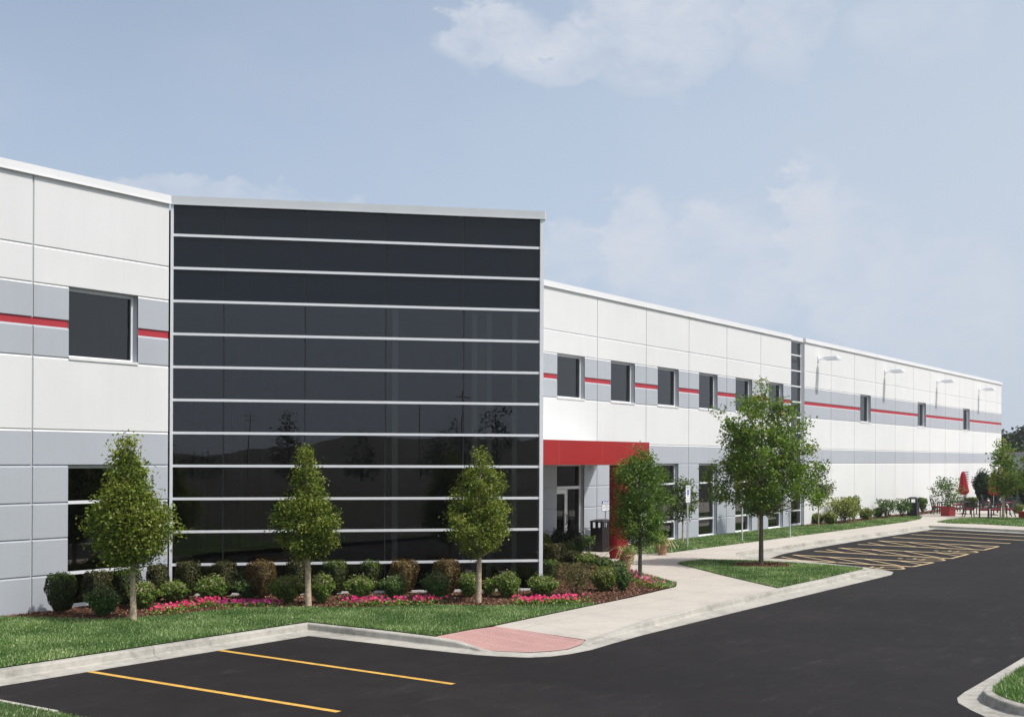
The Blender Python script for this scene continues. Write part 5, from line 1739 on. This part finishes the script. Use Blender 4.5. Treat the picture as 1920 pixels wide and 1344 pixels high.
# ------------------------------------------------------------------ beyond the corner of the building
def low_building():
    bx, by = 131.0, 27.0
    t = empty('low_building', (bx, by, -0.3), 0, 'low pale flat roofed building far beyond the corner of the long wall', 'building')
    mb = MB(); mb.box(0, 60, 0, 30, 0, 4.25)
    mb.build('wall', M_LOWBLD, t)
    mb = MB(); mb.box(-.1, 60.1, -.1, 30.1, 4.25, 4.45); mb.build('roof', M_ROOF, t)
    for k in range(7):
        mb = MB(); mb.box(2 + k * 7.5, 4.2 + k * 7.5, -.06, -.003, 1.4, 2.6); w = mb.build('window', M_ALU2, t)
        mb = MB(); mb.box(2.1 + k * 7.5, 4.1 + k * 7.5, -.075, -.062, 1.5, 2.5); mb.build('pane', M_SPANDREL, w)
    mb = MB(); mb.box(.9 , 5.2, -1.2, -.08, 2.75, 3.0); mb.build('awning', M_UTIL, t)


low_building()
FT = 'distant trees beyond the corner of the building'
rr = np.random.default_rng(5)
for i in range(11):
    px = 1866 + i * 9.5 + rr.normal() * 2
    D_ = 205 + rr.random() * 45
    d = ray(px, 866); d = Vector((d.x, d.y, 0)); d *= D_ / d.length
    kind = ['rounded distant tree', 'tall ragged distant tree', 'low spreading distant tree'][i % 3]
    where = ['hidden edge behind the wall corner', 'first clear of the wall corner', 'second from the wall corner', 'third from the wall corner', 'fourth from the wall corner', 'at the right edge of the view',
             'just past the right edge', 'second past the right edge', 'third past the right edge', 'fourth past the right edge', 'last past the right edge'][i]
    H = [7.2, 8.1, 8.3, 7.2, 8.0, 8.4, 8.8, 8.0, 8.6, 7.8, 8.2][i]
    tree(d.x, d.y, H, crown([(0.16, .5), (0.3, .95), (0.5, 1.0), (0.7, .8), (0.88, .5), (1.0, .15)], 2.4 + rr.random() * .8), 70, 18, .62, L_FAR, M_BARK, kind + ', ' + where, name='distant_tree', tr=.16, seed=600 + i,
         clump=.55, nbr=10, z0=-.3, group=FT, inner=.1)

# things behind the photographer: they show only as reflections in the dark glass
def mirrored(px, D_):
    """ground point whose reflection in the glass corner appears at that pixel column, D_ metres along the view line"""
    d = ray(px, 866); d = Vector((d.x, d.y, 0)).normalized() * D_
    q = Vector((d.x, d.y, 0)); n = GN; k = (q - GA).dot(n)
    return q - n * (2 * k)


BT = 'trees across the field reflected in the dark glass'
for i, (px, D_, H, w_, lb) in enumerate(((540, 150, 9.4, 1.7, 'narrow tree across the field, reflected above the second pear tree'), (930, 130, 10.2, 2.4, 'large tree across the field, reflected at the right of the dark glass'),
                                         (680, 150, 6.0, 1.8, 'rounded tree across the field, reflected in the middle of the glass'), (820, 140, 6.6, 2.0, 'tree across the field, reflected left of the third pear tree'),
                                         (855, 150, 8.2, 2.2, 'slender tree across the field, reflected beside the third pear tree'), (380, 170, 4.4, 4.0, 'broad low tree across the field, reflected at the left of the glass'))):
    p = mirrored(px, D_)
    tree(p.x, p.y, H, crown([(0.12, .5), (0.25, .95), (0.45, 1.0), (0.7, .7), (0.88, .4), (1.0, .1)], w_), 70, 12, .34, L_FAR, M_BARK, lb, name='field_tree', tr=.15, seed=700 + i, clump=.42, nbr=14, z0=0, group=BT, inner=.1)
for i, (px, D_, lb) in enumerate(((788, 160, 'wooden utility pole across the field, reflected left of the large tree'), (868, 125, 'nearest wooden utility pole, reflected near the right of the glass'), (466, 190, 'farthest wooden utility pole, reflected at the left of the glass'))):
    p = mirrored(px, D_)
    t = empty('utility_pole', (p.x, p.y, -.3), .6 + i, lb, 'utility pole', 'poles across the field')
    mb = MB(); mb.tube([(0, 0, 0), (0, 0, 10.5)], [.08, .055], 10); mb.build('pole', M_WOODPOLE, t)
    mb = MB(); mb.box(-1.0, 1.0, -.04, .04, 9.9, 9.98); mb.box(-.8, .8, -.04, .04, 9.1, 9.18); mb.build('crossarm', M_WOODPOLE, t)


def ridge():
    """wooded rise beyond the field, reflected as a dark band"""
    n = 90; rng = np.random.default_rng(2)
    a = np.radians(np.linspace(120, 290, n)); R = 330.0
    h = 8.5 + 3.0 * np.sin(a * 9) + 1.6 * np.sin(a * 23 + 1) + rng.normal(size=n) * .5
    V, f = [], []
    for i in range(n):
        for (r, z) in ((R - 70, -.5), (R - 30, h[i] * .55), (R, h[i]), (R + 60, h[i] * .6), (R + 120, -1)):
            V.append((r * math.sin(a[i]), r * math.cos(a[i]), z))
    for i in range(n - 1):
        for j in range(4): f.append((i * 5 + j, i * 5 + j + 1, (i + 1) * 5 + j + 1, (i + 1) * 5 + j))
    me = bpy.data.meshes.new('hills'); me.from_pydata(V, [], f); me.materials.append(M_FIELD)
    me.polygons.foreach_set('use_smooth', [True] * len(f))
    tag(link(bpy.data.objects.new('hills', me)), kind='structure')


ridge()


# ------------------------------------------------------------------ summer haze between the camera and the far trees
def haze():
    mb = MB(); mb.box(-1400, 1400, -1400, 1400, -2.2, 26.0)
    m = bpy.data.materials.new('summer_haze'); m.use_nodes = True
    nt = m.node_tree; nt.nodes.clear()
    out = nt.nodes.new('ShaderNodeOutputMaterial'); v = nt.nodes.new('ShaderNodeVolumePrincipled')
    v.inputs['Color'].default_value = (0.97, 0.98, 1.0, 1); v.inputs['Density'].default_value = 0.0003; v.inputs['Anisotropy'].default_value = 0.2
    nt.links.new(v.outputs[0], out.inputs['Volume'])
    o = mb.build('haze', m)
    tag(o, kind='stuff')


haze()
